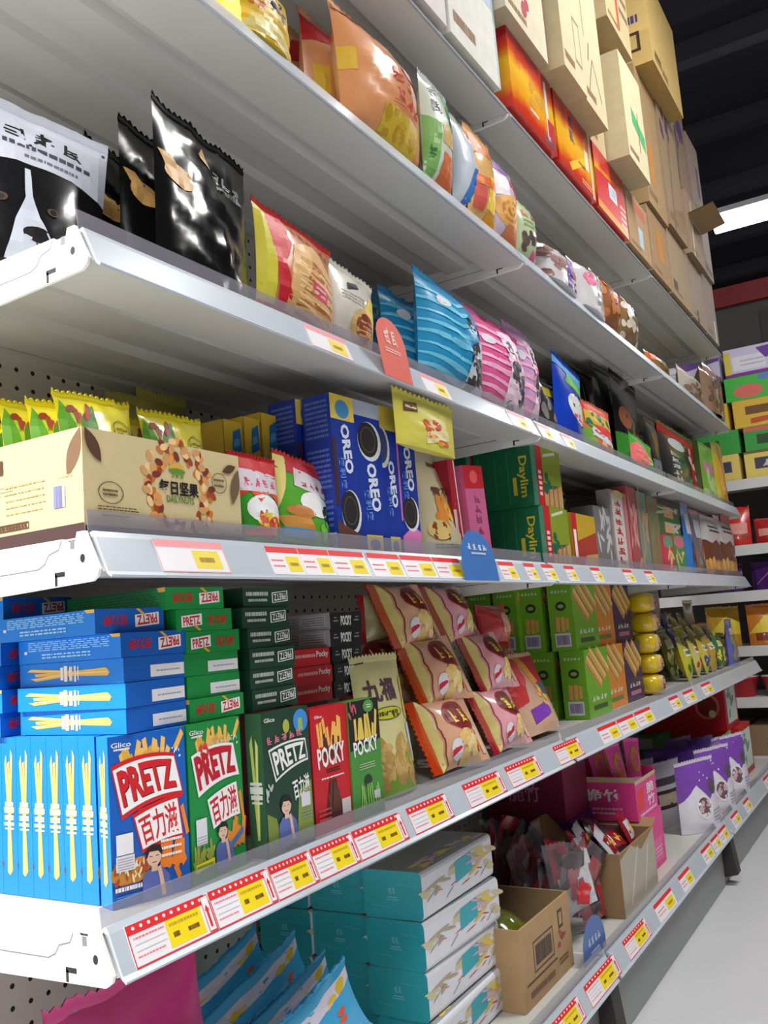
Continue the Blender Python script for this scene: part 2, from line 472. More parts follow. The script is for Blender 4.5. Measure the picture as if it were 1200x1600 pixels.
def bracket_mesh(k, mirror):
    """cantilever arm: plate with a folded groove, a hole and a hooked notch"""
    mb = MB(); xf, zb, zt = XF[k], ZB[k], DT[k]; up = .001 if mirror else .004
    prof = [(BACK+.01, zt), (xf-.045, zt), (xf-.040, zt-.003), (xf-.030, zt-.003), (xf-.028, zt-.005+up*2.25), (xf-.019, zt-.005+up*2.25), (xf-.004, zb+.006), (xf-.006, zb+.001), (xf-.012, zb-.003), (xf-.05, zb-.004), (BACK+.01, zb-.011)]
    mb.prism_y(prof, 0, .003, m_brk)
    e = .0002
    def q(pts, mat, i=1): mb.poly([(x, -e*i, z) for x, z in pts], mat)
    # groove line of the pressed step
    gl = [(BACK+.02, zb+.010), (xf-.075, zb+.0125), (xf-.067, zb+.016), (xf-.062, zb+.023), (xf-.05, zb+.026), (xf-.046, zt)]
    for (a, b) in zip(gl, gl[1:]):
        q([a, b, (b[0]+.0006, b[1]-.0011), (a[0]+.0006, a[1]-.0011)], m_groove)
    cx, cz = xf-.022, zb+.016
    q([(cx+.0028*cos(i*pi/6), cz+.0036*sin(i*pi/6)) for i in range(12)], m_dark)
    x0, z0 = xf-.055, zb-.0035
    q([(x0, z0), (x0+.003, z0), (x0+.003, z0+.008), (x0, z0+.011)], m_dark); q([(x0, z0+.007), (x0+.012, z0+.007), (x0+.012, z0+.011), (x0, z0+.011)], m_dark)
    q([(xf-.036, zt-.009), (xf-.031, zt-.009), (xf-.031, zt-.002), (xf-.036, zt-.002)], m_groove)
    return mb

def shelf(k, b):
    root = empty('gondola_shelf', (0, b, 0)); xf, zb, zt = XF[k], ZB[k], DT[k]
    tag(root, f'{LEVEL[k]} pale grey steel shelf in the {BAY[b]} of the long shelf unit', 'shelf', 'steel shelves of the long unit')
    y0, y1 = .0035, .9965
    mb = MB()
    # one bent sheet: top, front box section, two hat stiffeners underneath, rear lip
    mb.box(BACK+.004, xf-.02, y0, y1, zt-.0015, zt, m_shelf)
    mb.prism_y([(xf-.021, zt-.0016), (xf-.003, zb+.004), (xf-.075, zb+.006), (xf-.075, zb+.0085), (xf-.022, zb+.0085)], y0, y1, m_shelf)
    for xs in (-.135, -.225):
        a = xf+xs
        mb.prism_y([(a-.028, zt-.0016), (a+.028, zt-.0016), (a+.020, zt-.011), (a-.020, zt-.011)], y0, y1, m_shelf)
    mb.prism_y([(BACK+.004, zt-.002), (BACK+.03, zt-.002), (BACK+.03, zt-.008), (BACK+.004, zt-.010)], y0, y1, m_shelf)
    mb.build('deck', root)
    r1 = bracket_mesh(k, b > 0).build('bracket', root); r1.location.y = 0
    r2 = bracket_mesh(k, 1).build('bracket', root); r2.location.y = .997
    rl = MB()
    n = .0025
    rl.prism_y([(xf-.021, zt+.003), (xf-.017, zt+.004), (xf-.014, zt-.001), (xf-.001, zb+.004), (xf+.003, zb+.001), (xf+.002, zb-.001), (xf-.004, zb+.003), (xf-.018, zt-.003)], y0+.003, y1-.003, m_rail)
    rl.build('price_rail', root)
    if k >= 2:
        g = MB(); gh = .022 if k < 4 else .017
        g.prism_y([(xf-.0225, zt+.002), (xf-.0215, zt+.002), (xf-.0235, zt+gh), (xf-.0245, zt+gh)], y0+.003, y1-.003, m_guard)
        gg = g.build('front_guard', root); gg['label'] = 'clear plastic edge guard'
    if k == 5:
        kp = MB(); kp.box(.004, .012, y0, y1, 0, zb+.004, M((150, 152, 154), .5)); kp.build('grey_base_plate', root)  # grey sheet filling the band between floor and lowest rail
        ft = MB(); ft.prism_y([(.013, .02), (.045, .028), (.035, zb-.005), (.013, zb)], .955, .995, M((52, 48, 46), .6)); ft.build('levelling_foot', root)
    return root
for k in range(6):
    for b in range(3): shelf(k, b)
for b in range(3):
    mb = MB(); mb.box(BACK-.012, BACK, .004, .996, 0, 1.75, m_peg); o = mb.build('pegboard_panel'); o.location.y = b
    tag(o, f'grey perforated steel back panel of the {BAY[b]} behind the shelves', 'back panel', 'perforated back panels')
for b in range(4):
    mb = MB(); mb.box(BACK-.05, BACK-.0125, -.018, .018, 0, 1.78, m_shelf)
    o = mb.build('upright_post'); o.location.y = b
    tag(o, ['grey steel upright post at the near end of the shelf unit', 'grey steel upright post between the near and middle bays', 'grey steel upright post between the middle and far bays', 'grey steel upright post at the far end of the shelf unit'][b], 'post', 'upright posts of the shelf unit')
# ================================================================ fifth level: pretzel stick boxes, cookies, breads
Z5 = ZT[4]
m_pb = card(8, 128, 222); m_pbf = card(6, 92, 186); m_pg = card(16, 138, 62); m_pd = card(24, 62, 44)  # m_pbf repeats the blue darker, shading aisle-facing sides in the colour
def sticks_left(band=True):
    """bundle of pretzel sticks printed along the narrow side (v along the box)"""
    it = [(S(.50, .14, .50, .62, .26, .14)+S(.42, .13, .47, .5, .16, .12)+S(.60, .14, .53, .5, .16, .12), i_stick),
          (S(.47, .5, .30, .86, .13)+S(.53, .5, .50, .84, .13)+S(.57, .5, .72, .90, .13), i_stick),
          (S(.50, .14, .51, .5, .05)+S(.5, .52, .32, .86, .04)+S(.58, .5, .73, .9, .04), i_stick2)]
    if band:
        it += [(R(.2, .47, .8, .50)+R(.18, .52, .84, .55)+R(.24, .56, .78, .585)+R(.16, .435, .82, .455)+R(.22,.41,.8,.42), i_white),
               (scribble(.22, .43, .8, .57, 4, 3, .25), i_stick)]
    return it
def pretz_front(main_t, logo_bg, logo_tx, cjk_bg, cjk_tx, edge, food):
    q = QD((.05,.80), (.84,.827), (.93,.607), (.15,.53), .03); c = QD((.30,.50), (.86,.567), (.91,.348), (.39,.305), .012)
    it = [(fries(.18, .74, .80, .97, 13, 4, .055), i_stick), (fries(.2, .72, .8, .92, 9, 8, .04), i_gold), (S(.86, .87, .97, .975, .05), i_stick),
          (T('Glico', .165, .945, .25, .03), i_white), (scribble(.07, .91, .27, .925, 1, 3, .8), i_white),
          (blobs(.76, .82, .93, .9, 7, .012, .006, 2), i_white)]
    it += [(food[0], food[1]), (food[2], food[3])]
    if edge: it += [(RQ(q, -.02, -.1, 1.02, 1.1), edge), (RQ(c, -.03, -.1, 1.03, 1.12), edge), (RQ(BOX4(.35,.51,.93,.545,0,.06), 0,0,1,1), edge)]
    it += [(RQ(q, 0, 0, 1, 1), logo_bg), (TQ('PRETZ', q, .05, .1, .95, .9, .045), i_black if edge else logo_tx), ]
    q2 = QD((.04,.805), (.83,.832), (.92,.612), (.14,.535), .03)
    it += [(TQ('PRETZ', q2, .05, .1, .95, .9, .04), logo_tx)]
    if cjk_bg: it.append((RQ(c, 0, 0, 1, 1), cjk_bg))
    it += [(TQ('百力滋', c, .05, .06, .95, .94, .02), cjk_tx)]
    return it
pz_food = (E(.22, .19, .24, .075, 18)+E(.36, .22, .16, .05, 14), ink(206, 140, 62), fries(.62, .95, .17, .36, 9, 5, .07)+S(.92, .52, .985, .34, .045)+S(.8,.17,.86,.09,.05), i_orange)
blue_front = pretz_front('', i_white, i_red, i_white, i_red, i_red, pz_food)
blue_front += [(blobs(.02, .13, .42, .25, 22, .03, .012, 3), ink(176, 78, 34)), (blobs(.02, .13, .42, .25, 14, .025, .01, 6), i_cream),
               (R(.06, .30, .27, .42), ink(232, 232, 236)), (R(.05, .205, .28, .295), ink(225, 222, 230)), (scribble(.07, .21, .27, .285, 5, 1, .35), i_grey),
               (R(.02, .085, .37, .125), ink(60, 70, 150)), (scribble(.03, .09, .36, .12, 1, 5, .8), i_white), (scribble(.04, .03, .3, .07, 3, 6, .4), ink(70, 140, 220)),
               (scribble(.62, .22, .9, .35, 3, 4, .35), i_white)]
blue_front += portrait(.52, .315, .19, .058)
end_text = lambda c1, c2: [(P((.06,.28),(.44,.30),(.42,.80),(.05,.78)), M((1,1,1),.5,name='unused')) ][:0] + [(T('百力滋', .28, .52, .34, .46, rot=pi, bold=.03, ar=3.4), c1), (BOX4(.56,.22,.92,.74,.0,.08) and RQ(BOX4(.56,.2,.92,.72,0,.1)), i_white), (T('PRETZ', .74, .52, .3, .4, rot=pi+.08, bold=.03, ar=3.4), c2), (S(.6, .98, .7, .72, .05), i_gold)]
end_label = [(R(.42, .12, .99, .62), ink(226, 226, 232)), (scribble(.52, .3, .92, .42, 1, 2, .5), i_grey)]
side_text = [(scribble(.10, .50, .9, .93, 5, 2, .5), ink(150, 212, 250)), (scribble(.24, .16, .72, .42, 2, 5, .5), ink(170, 222, 252)), (R(.06, .42, .09, .54), i_white), (P((.93,.86),(1,.86),(1,1),(.9,1)), i_stick)]
def flatten(items):  # a printed narrow side of a standing box, seen on the box laid flat
    return [([[(1-b, a) for a, b in p][::-1] for p in sh], mt) for sh, mt in items]
PW, PT, PH = .072, .0203, .137
me_stand = carton_mesh('biscuit_box', PW, PT, PH, m_pb, blue_front, sticks_left(), front_mat=m_pbf)
me_flat_l = carton_mesh('biscuit_box', PW, PH-.001, PT+.0005, m_pb, end_label, flatten(sticks_left()), front_mat=m_pbf)
me_flat_t = carton_mesh('biscuit_box', PW+.004, PH-.001, PT+.0005, m_pb, end_text(i_red, i_red), side_text, front_mat=m_pbf)
GB = 'blue pretzel stick boxes'
put('biscuit_box', me_stand, (-.0455, .0825, Z5), -.28, 'upright blue box of pretzel sticks at the front corner showing its red and white logo', 'box', GB)
for i in range(8):
    put('biscuit_box', me_stand, (-.0785-.0206*i, .0905, Z5), 0, f'upright blue box with a stick bundle on its side, {ORD[i]} behind the front corner box', 'box', GB)
for i in range(5):
    me = me_flat_l if i < 3 else me_flat_t
    lab = [f'blue box laid flat with a stick bundle and white label, {["lowest","middle","highest"][i]} of its three' if i < 3 else '', ][0] if i < 3 else ['blue box laid flat with a printed side, under the topmost of the near stack', 'blue box laid flat on top of the near blue stack, shifted left'][i-3]
    put('biscuit_box', me, (-.048+(.001 if i % 2 else 0)-(.008 if i == 4 else 0), [.0985, .0975, .098, .0975, .0795][i], Z5+PH+.0008+.0212*i), [.0, .02, -.01, -.02, -.05][i], lab, 'box', GB)
for i in range(6):
    put('biscuit_box', me_flat_t, (-.196+(.002 if i % 2 else 0), .088+(.004 if i > 3 else 0), Z5+PH+.0008+.0212*i), [.0, .03, -.02, .02, -.02, .0][i], f'blue box laid flat in the rear blue stack, {ORD[i]} from its bottom', 'box', GB)
# bottom support of the rear stack: nine more upright boxes are hidden, the row above continues back
# green flavour
gr_food = (blobs(.04, .1, .35, .2, 16, .06, .02, 3), ink(150, 160, 60), fries(.6, .95, .15, .34, 9, 15, .07)+S(.92, .5, .98, .3, .05), ink(222, 140, 50))
green_front = pretz_front('', i_white, ink(190, 24, 44), i_white, ink(200, 24, 44), None, gr_food)
green_front += [(G(.62,.86,.42,.03,5,2), ink(190, 220, 190)), (blobs(.2, .8, .36, .85, 6, .03, .015, 5), ink(214, 60, 60)), (R(.08, .235, .27, .395), ink(222, 222, 228)), (scribble(.09, .22, .27, .29, 4, 1, .35), i_grey),
                (P((.04,.07),(.38,.09),(.38,.13),(.05,.12)), i_yel), (scribble(.06,.085,.36,.115,1,4,.6), i_green), (P((.62,.12),(.95,.22),(.95,.26),(.62,.16)), ink(60,110,180))]
green_front += portrait(.55, .33, .17, .05)
PWG = .0755
me_gs = carton_mesh('biscuit_box', PWG, PT, PH, m_pg, green_front, sticks_left())
me_gt = carton_mesh('biscuit_box', PWG, PH-.001, PT, m_pg, end_text(i_red, i_red), [(scribble(.04,.1,.94,.9,6,8,.4), ink(70,160,90)), (P((.94,.8),(1,.8),(1,1),(.92,1)), i_stick)])
et2 = [([[(1-a, 1-b) for a, b in p] for p in sh], mt) for sh, mt in end_text(i_red, i_red)]
me_gt2 = carton_mesh('biscuit_box', PWG, PH-.001, PT, m_pg, et2, [(scribble(.04,.1,.94,.9,6,8,.4), ink(70,160,90))])
me_gl = carton_mesh('biscuit_box', PWG, PH-.001, PT, m_pg, end_label)
GG = 'green pretzel stick boxes'
put('biscuit_box', me_gs, (-.0385, .1595, Z5), .04, 'upright green box of pretzel sticks with a red logo beside the blue corner box', 'box', GG)
GX = [.1745, .1745, .174, .172, .163, .15]
for i, me in enumerate((me_gt, me_gl, me_gl, me_gt2, me_gt2, me_gt)):
    put('biscuit_box', me, (-.046-(.004 if i in (1,2) else 0), GX[i]+.0015*(i % 2), Z5+PH+.0008+.0206*i), [.0, .02, .0, .01, -.01, -.03][i],
        ['flat green box with upside-down red lettering on the upright green box', 'flat green box with a white label, lower of the two labelled ones', 'flat green box with a white label, upper of the two labelled ones', 'flat green box with upright red lettering, lower of two', 'flat green box with upright red lettering, upper of two', 'topmost flat green box with its long side showing'][i], 'box', GG)
# dark green flavour
dk_front = [(P((.02,0),(.35,0),(.2,.25),(.02,.3)), ink(120,140,60)), (P((.6,.02),(.98,.02),(.98,.45),(.7,.4)), ink(130,150,70)), (T('Glico', .16, .945, .22, .03), i_white),
            (E(.82, .90, .16, .085, 20), ink(60, 140, 214)), (R(.76,.83,.86,.92), ink(150,180,90)), (E(.5,.88,.07,.05), ink(170,180,70)),
            (G(.46,.81,.78,.07,5,4,.06,.53), ink(224, 120, 150)),
            (RQ(QD((.10,.735),(.90,.765),(.94,.60),(.22,.50), .02)), ink(225,228,225)), (RQ(QD((.13,.72),(.88,.75),(.92,.615),(.24,.52), .02)), m_pd)]
dk_front += [(TQ('PRETZ', QD((.12,.725),(.89,.755),(.93,.61),(.23,.515), .02), .05, .1, .95, .9, .03), i_white), (TQ('百力滋', QD((.52,.50),(.95,.53),(.97,.37),(.58,.30)), bold=.02), i_white),
             (R(.73,.27,.93,.37), ink(210,210,220)), (scribble(.72,.18,.95,.25,3,2,.4), i_grey), (blobs(.02,.36,.16,.5,8,.03,.015,4), ink(180,190,180))] + portrait(.40, .385, .2, .06)
def sticks_green():
    return [(S(.3, .82, .45, .45, .18, .14)+S(.66, .8, .55, .45, .18, .14)+S(.5, .5, .52, .12, .4, .14), ink(206, 220, 110)), (S(.64, .8, .53, .15, .06), ink(236, 240, 170)),
            (R(.14,.50,.86,.52)+R(.12,.44,.9,.49)+R(.16,.40,.86,.43)+R(.2,.37,.84,.385), i_white)]
yd1, yd2 = Yu(414, -.03, .55), Yu(487, -.03, .55)
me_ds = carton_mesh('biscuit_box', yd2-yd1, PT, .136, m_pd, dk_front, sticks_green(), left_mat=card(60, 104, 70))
PWD = .0745
end_dk = [(P((.08,.55),(.5,.58),(.5,.78),(.08,.76)), m_pd), (scribble(.06,.56,.52,.8,1,3,.8), ink(190,196,190)), (scribble(.1,.28,.5,.44,1,7,.8), ink(190,196,190)), (RQ(BOX4(.6,.2,.95,.74,0,.1)), i_white), (RQ(BOX4(.62,.24,.93,.70,0,.1)), m_pd), (T('PRETZ', .775, .52, .26, .34, rot=pi+.08, bold=.02, ar=3.5), i_white)]
me_dt = carton_mesh('biscuit_box', PWD, PH-.001, PT, m_pd, end_dk, [])
GD = 'dark green pretzel stick boxes'
put('biscuit_box', me_ds, (-.03, (yd1+yd2)/2, Z5), 0, 'upright dark green pretzel box with yellow green sticks on its side', 'box', GD)
yq = [Yu(u, -.05, Z5+.14+.02*i) for i, u in enumerate((388, 386, 384, 382, 372, 377))]
for i in range(6):
    put('biscuit_box', me_dt, (-.0465-.002*(i % 2), yq[i]+PWD/2+.003, Z5+PH+.0008+.0206*i), [0, .02, -.01, .02, .0, -.03][i], f'dark green box laid flat with pale lettering, {ORD[i]} from the bottom of its stack', 'box', GD)
# chocolate stick boxes
m_rd = card(196, 24, 36); m_bk = card(26, 28, 28); m_pk = card(70, 142, 60)
red_front = [(fries(.18, .8, .68, .93, 10, 3, .06), i_stick), (fries(.3, .72, .58, .8, 7, 9, .05), ink(90, 40, 30)), (S(.5,.40,.5,.1,.18,.5), ink(70, 34, 28)), (fries(.36,.66,.14,.42,6,2,.03), ink(110, 60, 44)),
             (T('POCKY', .5, .60, .74, .17, bold=.03, rot=.06, ar=.5), i_white), (scribble(.34,.46,.7,.50,2,3,.5), ink(50,20,20)), (scribble(.2,.41,.8,.44,1,5,.4), i_white), (R(.7,.1,.94,.22), ink(214,206,214)), (T('Glico', .2, .93, .2, .025), i_white), (scribble(.08,.05,.4,.2,4,4,.4), ink(226,90,96))]
yr1, yr2 = Yu(489.5, -.037, .55), Yu(547, -.037, .55)
put('biscuit_box', carton_mesh('biscuit_box', yr2-yr1, .022, .13, m_rd, red_front), (-.037, (yr1+yr2)/2, Z5), 0, 'upright red box of chocolate dipped sticks beside the dark green box', 'box')
pk_front = [(P((0,.58),(1,.64),(1,1),(0,1)), m_bk), (E(.66,.94,.17,.055,16), ink(90,150,70)), (scribble(.6,.92,.74,.96,2,3,.4), i_white), (fries(.16,.86,.66,.9,9,11,.07), ink(224,196,90)), (T('POCKY', .5, .60, .8, .13, bold=.03, rot=.07, ar=.46), i_white),
            (E(.5,.30,.13,.055,16), ink(40,60,40)), (fries(.2,.9,.08,.3,9,6,.04), ink(140,190,90)), (R(.66,.13,.86,.2), ink(200,206,210)), (scribble(.25,.4,.75,.46,3,3,.4), ink(190,210,170)), (blobs(.02,.88,.25,.98,5,.05,.02,3), ink(190,90,100))]
yp1, yp2 = Yu(549, -.035, .55), Yu(596, -.035, .55)
put('biscuit_box', carton_mesh('biscuit_box', yp2-yp1, .022, .13, m_pk, pk_front), (-.035, (yp1+yp2)/2, Z5), 0, 'upright green and black box of coated sticks beside the red box', 'box')
put('biscuit_box', carton_mesh('biscuit_box', yr2-yr1-.002, .08, .13, m_rd), (-.105, (yr1+yr2)/2-.01, Z5), 0, 'upright red carton under the flat red stick boxes', 'box')
put('biscuit_box', carton_mesh('biscuit_box', yp2-yp1-.002, .08, .13, m_bk), (-.105, (yp1+yp2)/2-.003, Z5), 0, 'upright black carton under the flat black stick boxes', 'box')
e_red = [(scribble(.14,.5,.62,.72,1,3,.8), ink(240,170,170)), (T('Pocky', .8, .62, .3, .44, bold=.02), i_white)]
e_blk = [(T('POCKY', .5, .5, .34, .6, bold=.03), i_white), (R(.1,.46,.25,.54)+R(.75,.46,.9,.54), i_grey), (R(.12,.66,.2,.72)+R(.8,.66,.9,.72), i_grey)]
zz = Z5+.1308; xr = -.09
a1, a2 = Yu(453, xr, zz+.03), Yu(518, xr, zz+.03); b1, b2 = Yu(520, xr, zz+.03), Yu(567, xr, zz+.03)
me_rf = carton_mesh('biscuit_box', a2-a1-.002, .13, .0205, m_rd, e_red); me_bf = carton_mesh('biscuit_box', b2-b1-.002, .13, .0205, m_bk, e_blk)
for i in range(3):
    put('biscuit_box', me_rf, (xr+.002*(i % 2), (a1+a2)/2, zz+.0207*i), 0, f'red stick box laid flat beside the dark green stack, {["lowest","middle","highest"][i]} of three', 'box', 'red stick boxes')
    put('biscuit_box', me_bf, (xr+.002*(i % 2), (b1+b2)/2, zz+.0207*i), 0, f'black stick box laid flat beside the red ones, {["lowest","middle","highest"][i]} of three', 'box', 'black stick boxes')
w_side = [(scribble(.05,.15,.6,.85,4,3,.4), ink(150,150,160)), (R(.62,.2,.95,.85), ink(232,232,236)), (scribble(.64,.25,.93,.8,4,9,.4), ink(140,140,150))]
me_wf = carton_mesh('biscuit_box', .062, .13, .0205, m_bk, e_blk, w_side, left_mat=card(206, 208, 214))
for i in range(2):
    put('biscuit_box', me_wf, (xr+.006, b1+.026+.002*i, zz+.0207*(3+i)), -.1, f'black stick box with a pale printed side, {["lower","upper"][i]} of two on the stacks', 'box', 'black stick boxes')
# ---- cream biscuit pouch, cake packets, wafer boxes, bread packs, small bags
y1, y2 = Yu(597, -.055, .55), Yu(668, -.06, .52)
cr_front = [(P((0,0),(1,0),(1,.22),(.8,.30),(.4,.26),(0,.30)), ink(120,160,60)), (blobs(.05,.1,.8,.4,26,.1,.05,5,12), ink(186,150,84)), (blobs(.08,.12,.75,.36,30,.05,.025,8), ink(206,172,108)),
            (T('九福', .42, .78, .62, .18, bold=.03), ink(96,64,80)), (E(.45,.60,.3,.05,20), ink(90,80,20)), (E(.45,.60,.28,.043,20), ink(200,200,60)), (scribble(.25,.58,.65,.62,1,3,.8), ink(60,60,30)),
            (R(.78,.2,.98,.5), ink(200,204,220)), (R(.8,.06,.98,.2), ink(70,80,90)), (P((.82,.55),(1,.5),(1,.85),(.9,.85)), ink(226,190,110))]
bag('biscuit_pouch', 'cream biscuit pouch with brown lettering and pictured cookies beside the green black box', 'bag', (-.075, (y1+y2)/2-.012, Z5), .118, .178, .05, film(212, 206, 148), cr_front, style='stand', seed=3, wr=.002, lean=-.08)
bag('biscuit_pouch', 'dark green pouch behind the cream biscuit pouch', 'bag', (-.155, Yu(603, -.16, .66), Z5), .12, .165, .04, film(110, 150, 40), [], style='pillow', seed=5, wr=.004)

def cake_front(base2, oval, txt, seedn):
    return [(P((0,0),(.05,.05),(.035,.2),(.06,.35),(.04,.55),(.07,.75),(.04,1),(0,1)), ink(238,226,140)),
            (P((.05,.02),(.07,.05),(.055,.2),(.08,.38),(.06,.55),(.09,.75),(.06,.98),(.075,.98),(.105,.75),(.075,.55),(.095,.38),(.07,.2),(.085,.05)), ink(140,60,40)),
            (E(.50,.66,.33,.25,22), ink(150,30,40)), (E(.50,.66,.30,.22,22), oval), (G(.50,.66,.5,.28,3,seedn), txt),
            (blobs(.35,.08,.62,.38,7,.08,.11,seedn,12), ink(232,196,120)), (blobs(.4,.1,.6,.3,6,.05,.06,seedn+2), ink(244,222,160)), (E(.80,.3,.12,.17,18), ink(226,130,60)), (E(.80,.3,.085,.12,18), ink(246,190,120)), (E(.80,.3,.03,.04,10), ink(226,130,60)),
            (E(.22,.2,.09,.14,16), ink(226,220,230)), (P((.14,.12),(.3,.2),(.3,.28),(.14,.2)), ink(200,40,60)), (R(.9,.1,.96,.5), ink(214,190,160))]
m_ca = foil(222, 172, 140); m_cp = foil(232, 166, 178); m_cf = foil(196, 62, 20); m_cr = foil(170, 26, 50); m_cc = foil(208, 200, 146)
orange_pk = lay(cake_front(None, ink(120,22,30), ink(246,214,70), 3)); pink_pk = lay(cake_front(None, ink(92,30,24), ink(240,214,60), 6))
ca_b, ca_s = bag_meshes('packet_body', .106, .150, .062, m_ca, orange_pk, seed=4, wr=.004, crimp=.17, seal_mat=m_cf, horiz=True)
cp_b, cp_s = bag_meshes('packet_body', .104, .145, .06, m_cp, pink_pk, seed=8, wr=.004, crimp=.17, seal_mat=m_cr, horiz=True)
cc_b, cc_s = bag_meshes('packet_body', .07, .135, .06, m_cc, lay([(E(.55,.5,.2,.3,20), ink(140,44,36)), (G(.55,.5,.3,.3,3,4), ink(214,170,70))]), seed=9, wr=.004, crimp=.13, seal_mat=m_cr, horiz=True)
cr_b, cr_s = bag_meshes('packet_body', .085, .14, .06, foil(196, 50, 56), lay([(E(.5,.5,.2,.3,16), ink(226,170,150)), (R(.3,.1,.9,.3), ink(214,120,110))]), seed=11, wr=.004, crimp=.13, seal_mat=m_cr, horiz=True)
_first = {}
def packet(key, meshes, label, loc, rz=0.0, lean=0.0, roll=0.0, group=None):
    root = empty('cake_packet', loc); root.rotation_euler = (lean, roll, FACE+rz); tag(root, label, 'packet', group)
    for nm, me in zip(('packet_body', 'end_seal'), meshes):
        o = bpy.data.objects.new(nm, me); COL.objects.link(o); o.parent = root
    return root
GP = 'muffin packets piled on the fifth shelf'
LN = -.42
def cakes(meshes, rows, words, xs):
    for (u1, u2, v, x, rz), lab in zip(rows, words):
        y = (Yu(u1, x, Z5+.05)+Yu(u2, x, Z5+.05))/2
        packet('', meshes, lab, (x, y, v), rz, LN, 0, GP)
z0 = Z5+.008
rows = [(650, 778, z0, -.05, -.12), (634, 765, z0+.088, -.083, -.1), (586, 735, z0+.172, -.12, -.05)]
cakes((ca_b, ca_s), rows, ['peach muffin packet with foil end at the bottom of the front pile', 'peach muffin packet with foil end in the middle of the front pile', 'peach muffin packet with foil end on top of the front pile'], None)
rows = [(752, 840, z0, -.05, -.05), (733, 834, z0+.088, -.082, -.05), (688, 778, z0+.172, -.125, 0.0)]
cakes((cp_b, cp_s), rows, ['pink muffin packet at the bottom of the pile beside the red pouch', 'pink muffin packet in the middle of the pile beside the red pouch', 'pink muffin packet on top of its pile'], None)
packet('', (cc_b, cc_s), 'cream cake packet lying on the far left of the pile top under the shelf', (-.17, Yu(598, -.17, Z5+.22), Z5+.192), 0, .0, 0, GP)
packet('', (cc_b, cc_s), 'cream cake packet lying right of the other on the pile top', (-.165, Yu(706, -.165, Z5+.22), Z5+.205), .1, -.1, 0, GP)
packet('', (cr_b, cr_s), 'red cake packet lying on the pile right of the pink packets', (-.17, Yu(775, -.17, Z5+.17), Z5+.158), 0, -.1, 0, GP)
packet('', (cr_b, cr_s), 'red cake packet under the topmost red one behind the pink packets', (-.165, Yu(785, -.165, Z5+.1), Z5+.09), 0, -.1, 0, GP)
for i in range(1):
    packet('', (ca_b, ca_s), 'peach muffin packet with red end sticking out left of the pile top', (-.15, Yu(600, -.15, Z5+.1), Z5+.10), -.35, -.4, 0, GP)
# red strawberry pouch with a purple corner
yr1, yr2 = Yu(828, -.05, Z5+.05), Yu(900, -.05, Z5+.03)
rp = [(P((0,.35),(.25,.4),(.5,1),(0,1)), ink(206,60,60)), (blobs(.02,.45,.4,.9,12,.09,.05,4,10), ink(222,84,84)), (P((.45,1),(.62,1),(.72,.55),(.55,.4)), ink(226,150,60)), (P((.62,1),(1,1),(1,.6),(.72,.6)), ink(186,30,50)), (R(.6,.45,.95,.62), ink(70,90,110)), (P((.18,.12),(.62,.2),(.66,.36),(.2,.3)), ink(128,60,180)), (blobs(.5,.3,.7,.6,6,.05,.03,9), ink(238,190,90))]
bag('cookie_pouch', 'red pouch with strawberries and a purple patch beside the green wafer boxes', 'bag', (-.075, (yr1+yr2)/2, Z5), .17, .15, .05, foil(216, 176, 150), rp, style='stand', seed=13, wr=.003, lean=-.32)
# wafer stick boxes
def wafer(c, dark):
    return [(S(.06,.86,.62,.44,.17)+S(.2,.98,.8,.52,.17)+S(.5,.98,.98,.6,.16), ink(206,160,84)), (S(.10,.90,.64,.48,.05)+S(.26,1.0,.84,.56,.05)+S(.56,1.0,1.0,.66,.05), ink(232,196,124)), (S(.05,.80,.58,.41,.02)+S(.18,.91,.76,.48,.02)+S(.48,.92,.95,.57,.02), ink(140,92,40)),
            (P((0,0),(1,0),(1,.32),(0,.44)), c), (G(.5,.27,.66,.09,4,5), ink(225,228,215)), (R(.2,.1,.8,.17), dark)]
def wafer_side(c):
    return [(G(.5,.88,.7,.05,5,6), ink(225,232,215)), (E(.52,.66,.22,.07,18), ink(40,60,30)), (E(.52,.66,.13,.03,12), ink(150,170,100)), (S(.35,.5,.33,.28,.16)+S(.56,.5,.55,.28,.16)+S(.74,.48,.73,.3,.12), ink(220,160,90)), (R(.18,.06,.82,.26), ink(214,210,222)), (scribble(.24,.09,.76,.23,1,5,1), ink(120,110,150))]
m_wg = card(112, 172, 40); m_wo = card(222, 138, 50); m_wp = card(66, 40, 84)
hw = .138
gx = -.07
cols = [(882, 914, m_wg, ink(96,150,50), ink(60,90,50)), (950, 982, m_wo, ink(222,140,60), ink(120,130,60)), (985, 1010, m_wp, ink(70,42,90), ink(190,120,150))]
GW = 'wafer stick boxes in two tiers'
ys = [Yu(918, gx, Z5+.05), Yu(954, gx, Z5+.05), Yu(985, gx, Z5+.05), Yu(1011, gx, Z5+.05)]
for i, (nm, mt, dk) in enumerate((('green', m_wg, ink(60,90,50)), ('orange', m_wo, ink(120,130,60)), ('dark purple', m_wp, ink(190,120,150)))):
    wd = ys[i+1]-ys[i]-.003
    me = carton_mesh('wafer_box', wd, .052, hw, mt, wafer(mt, dk), wafer_side(mt))
    for tier in range(2):
        put('wafer_box', me, (gx-.012*tier-(.01 if i else 0), (ys[i]+ys[i+1])/2-.004*tier, Z5+tier*(hw+.0005)), 0, f'{nm} wafer box with pictured biscuit sticks in the {["lower","upper"][tier]} tier', 'box', GW)
        if i == 0:
            for j in range(3):
                put('wafer_box', me, (gx-.066-.06*j-.012*tier+(.012 if j else 0), (ys[0]+ys[1])/2-.004*tier-.02*(j > 0), Z5+tier*(hw+.0005)), 0, f'green wafer box in the {["lower","upper"][tier]} tier, {ORD[j]} behind the front green one', 'box', GW)
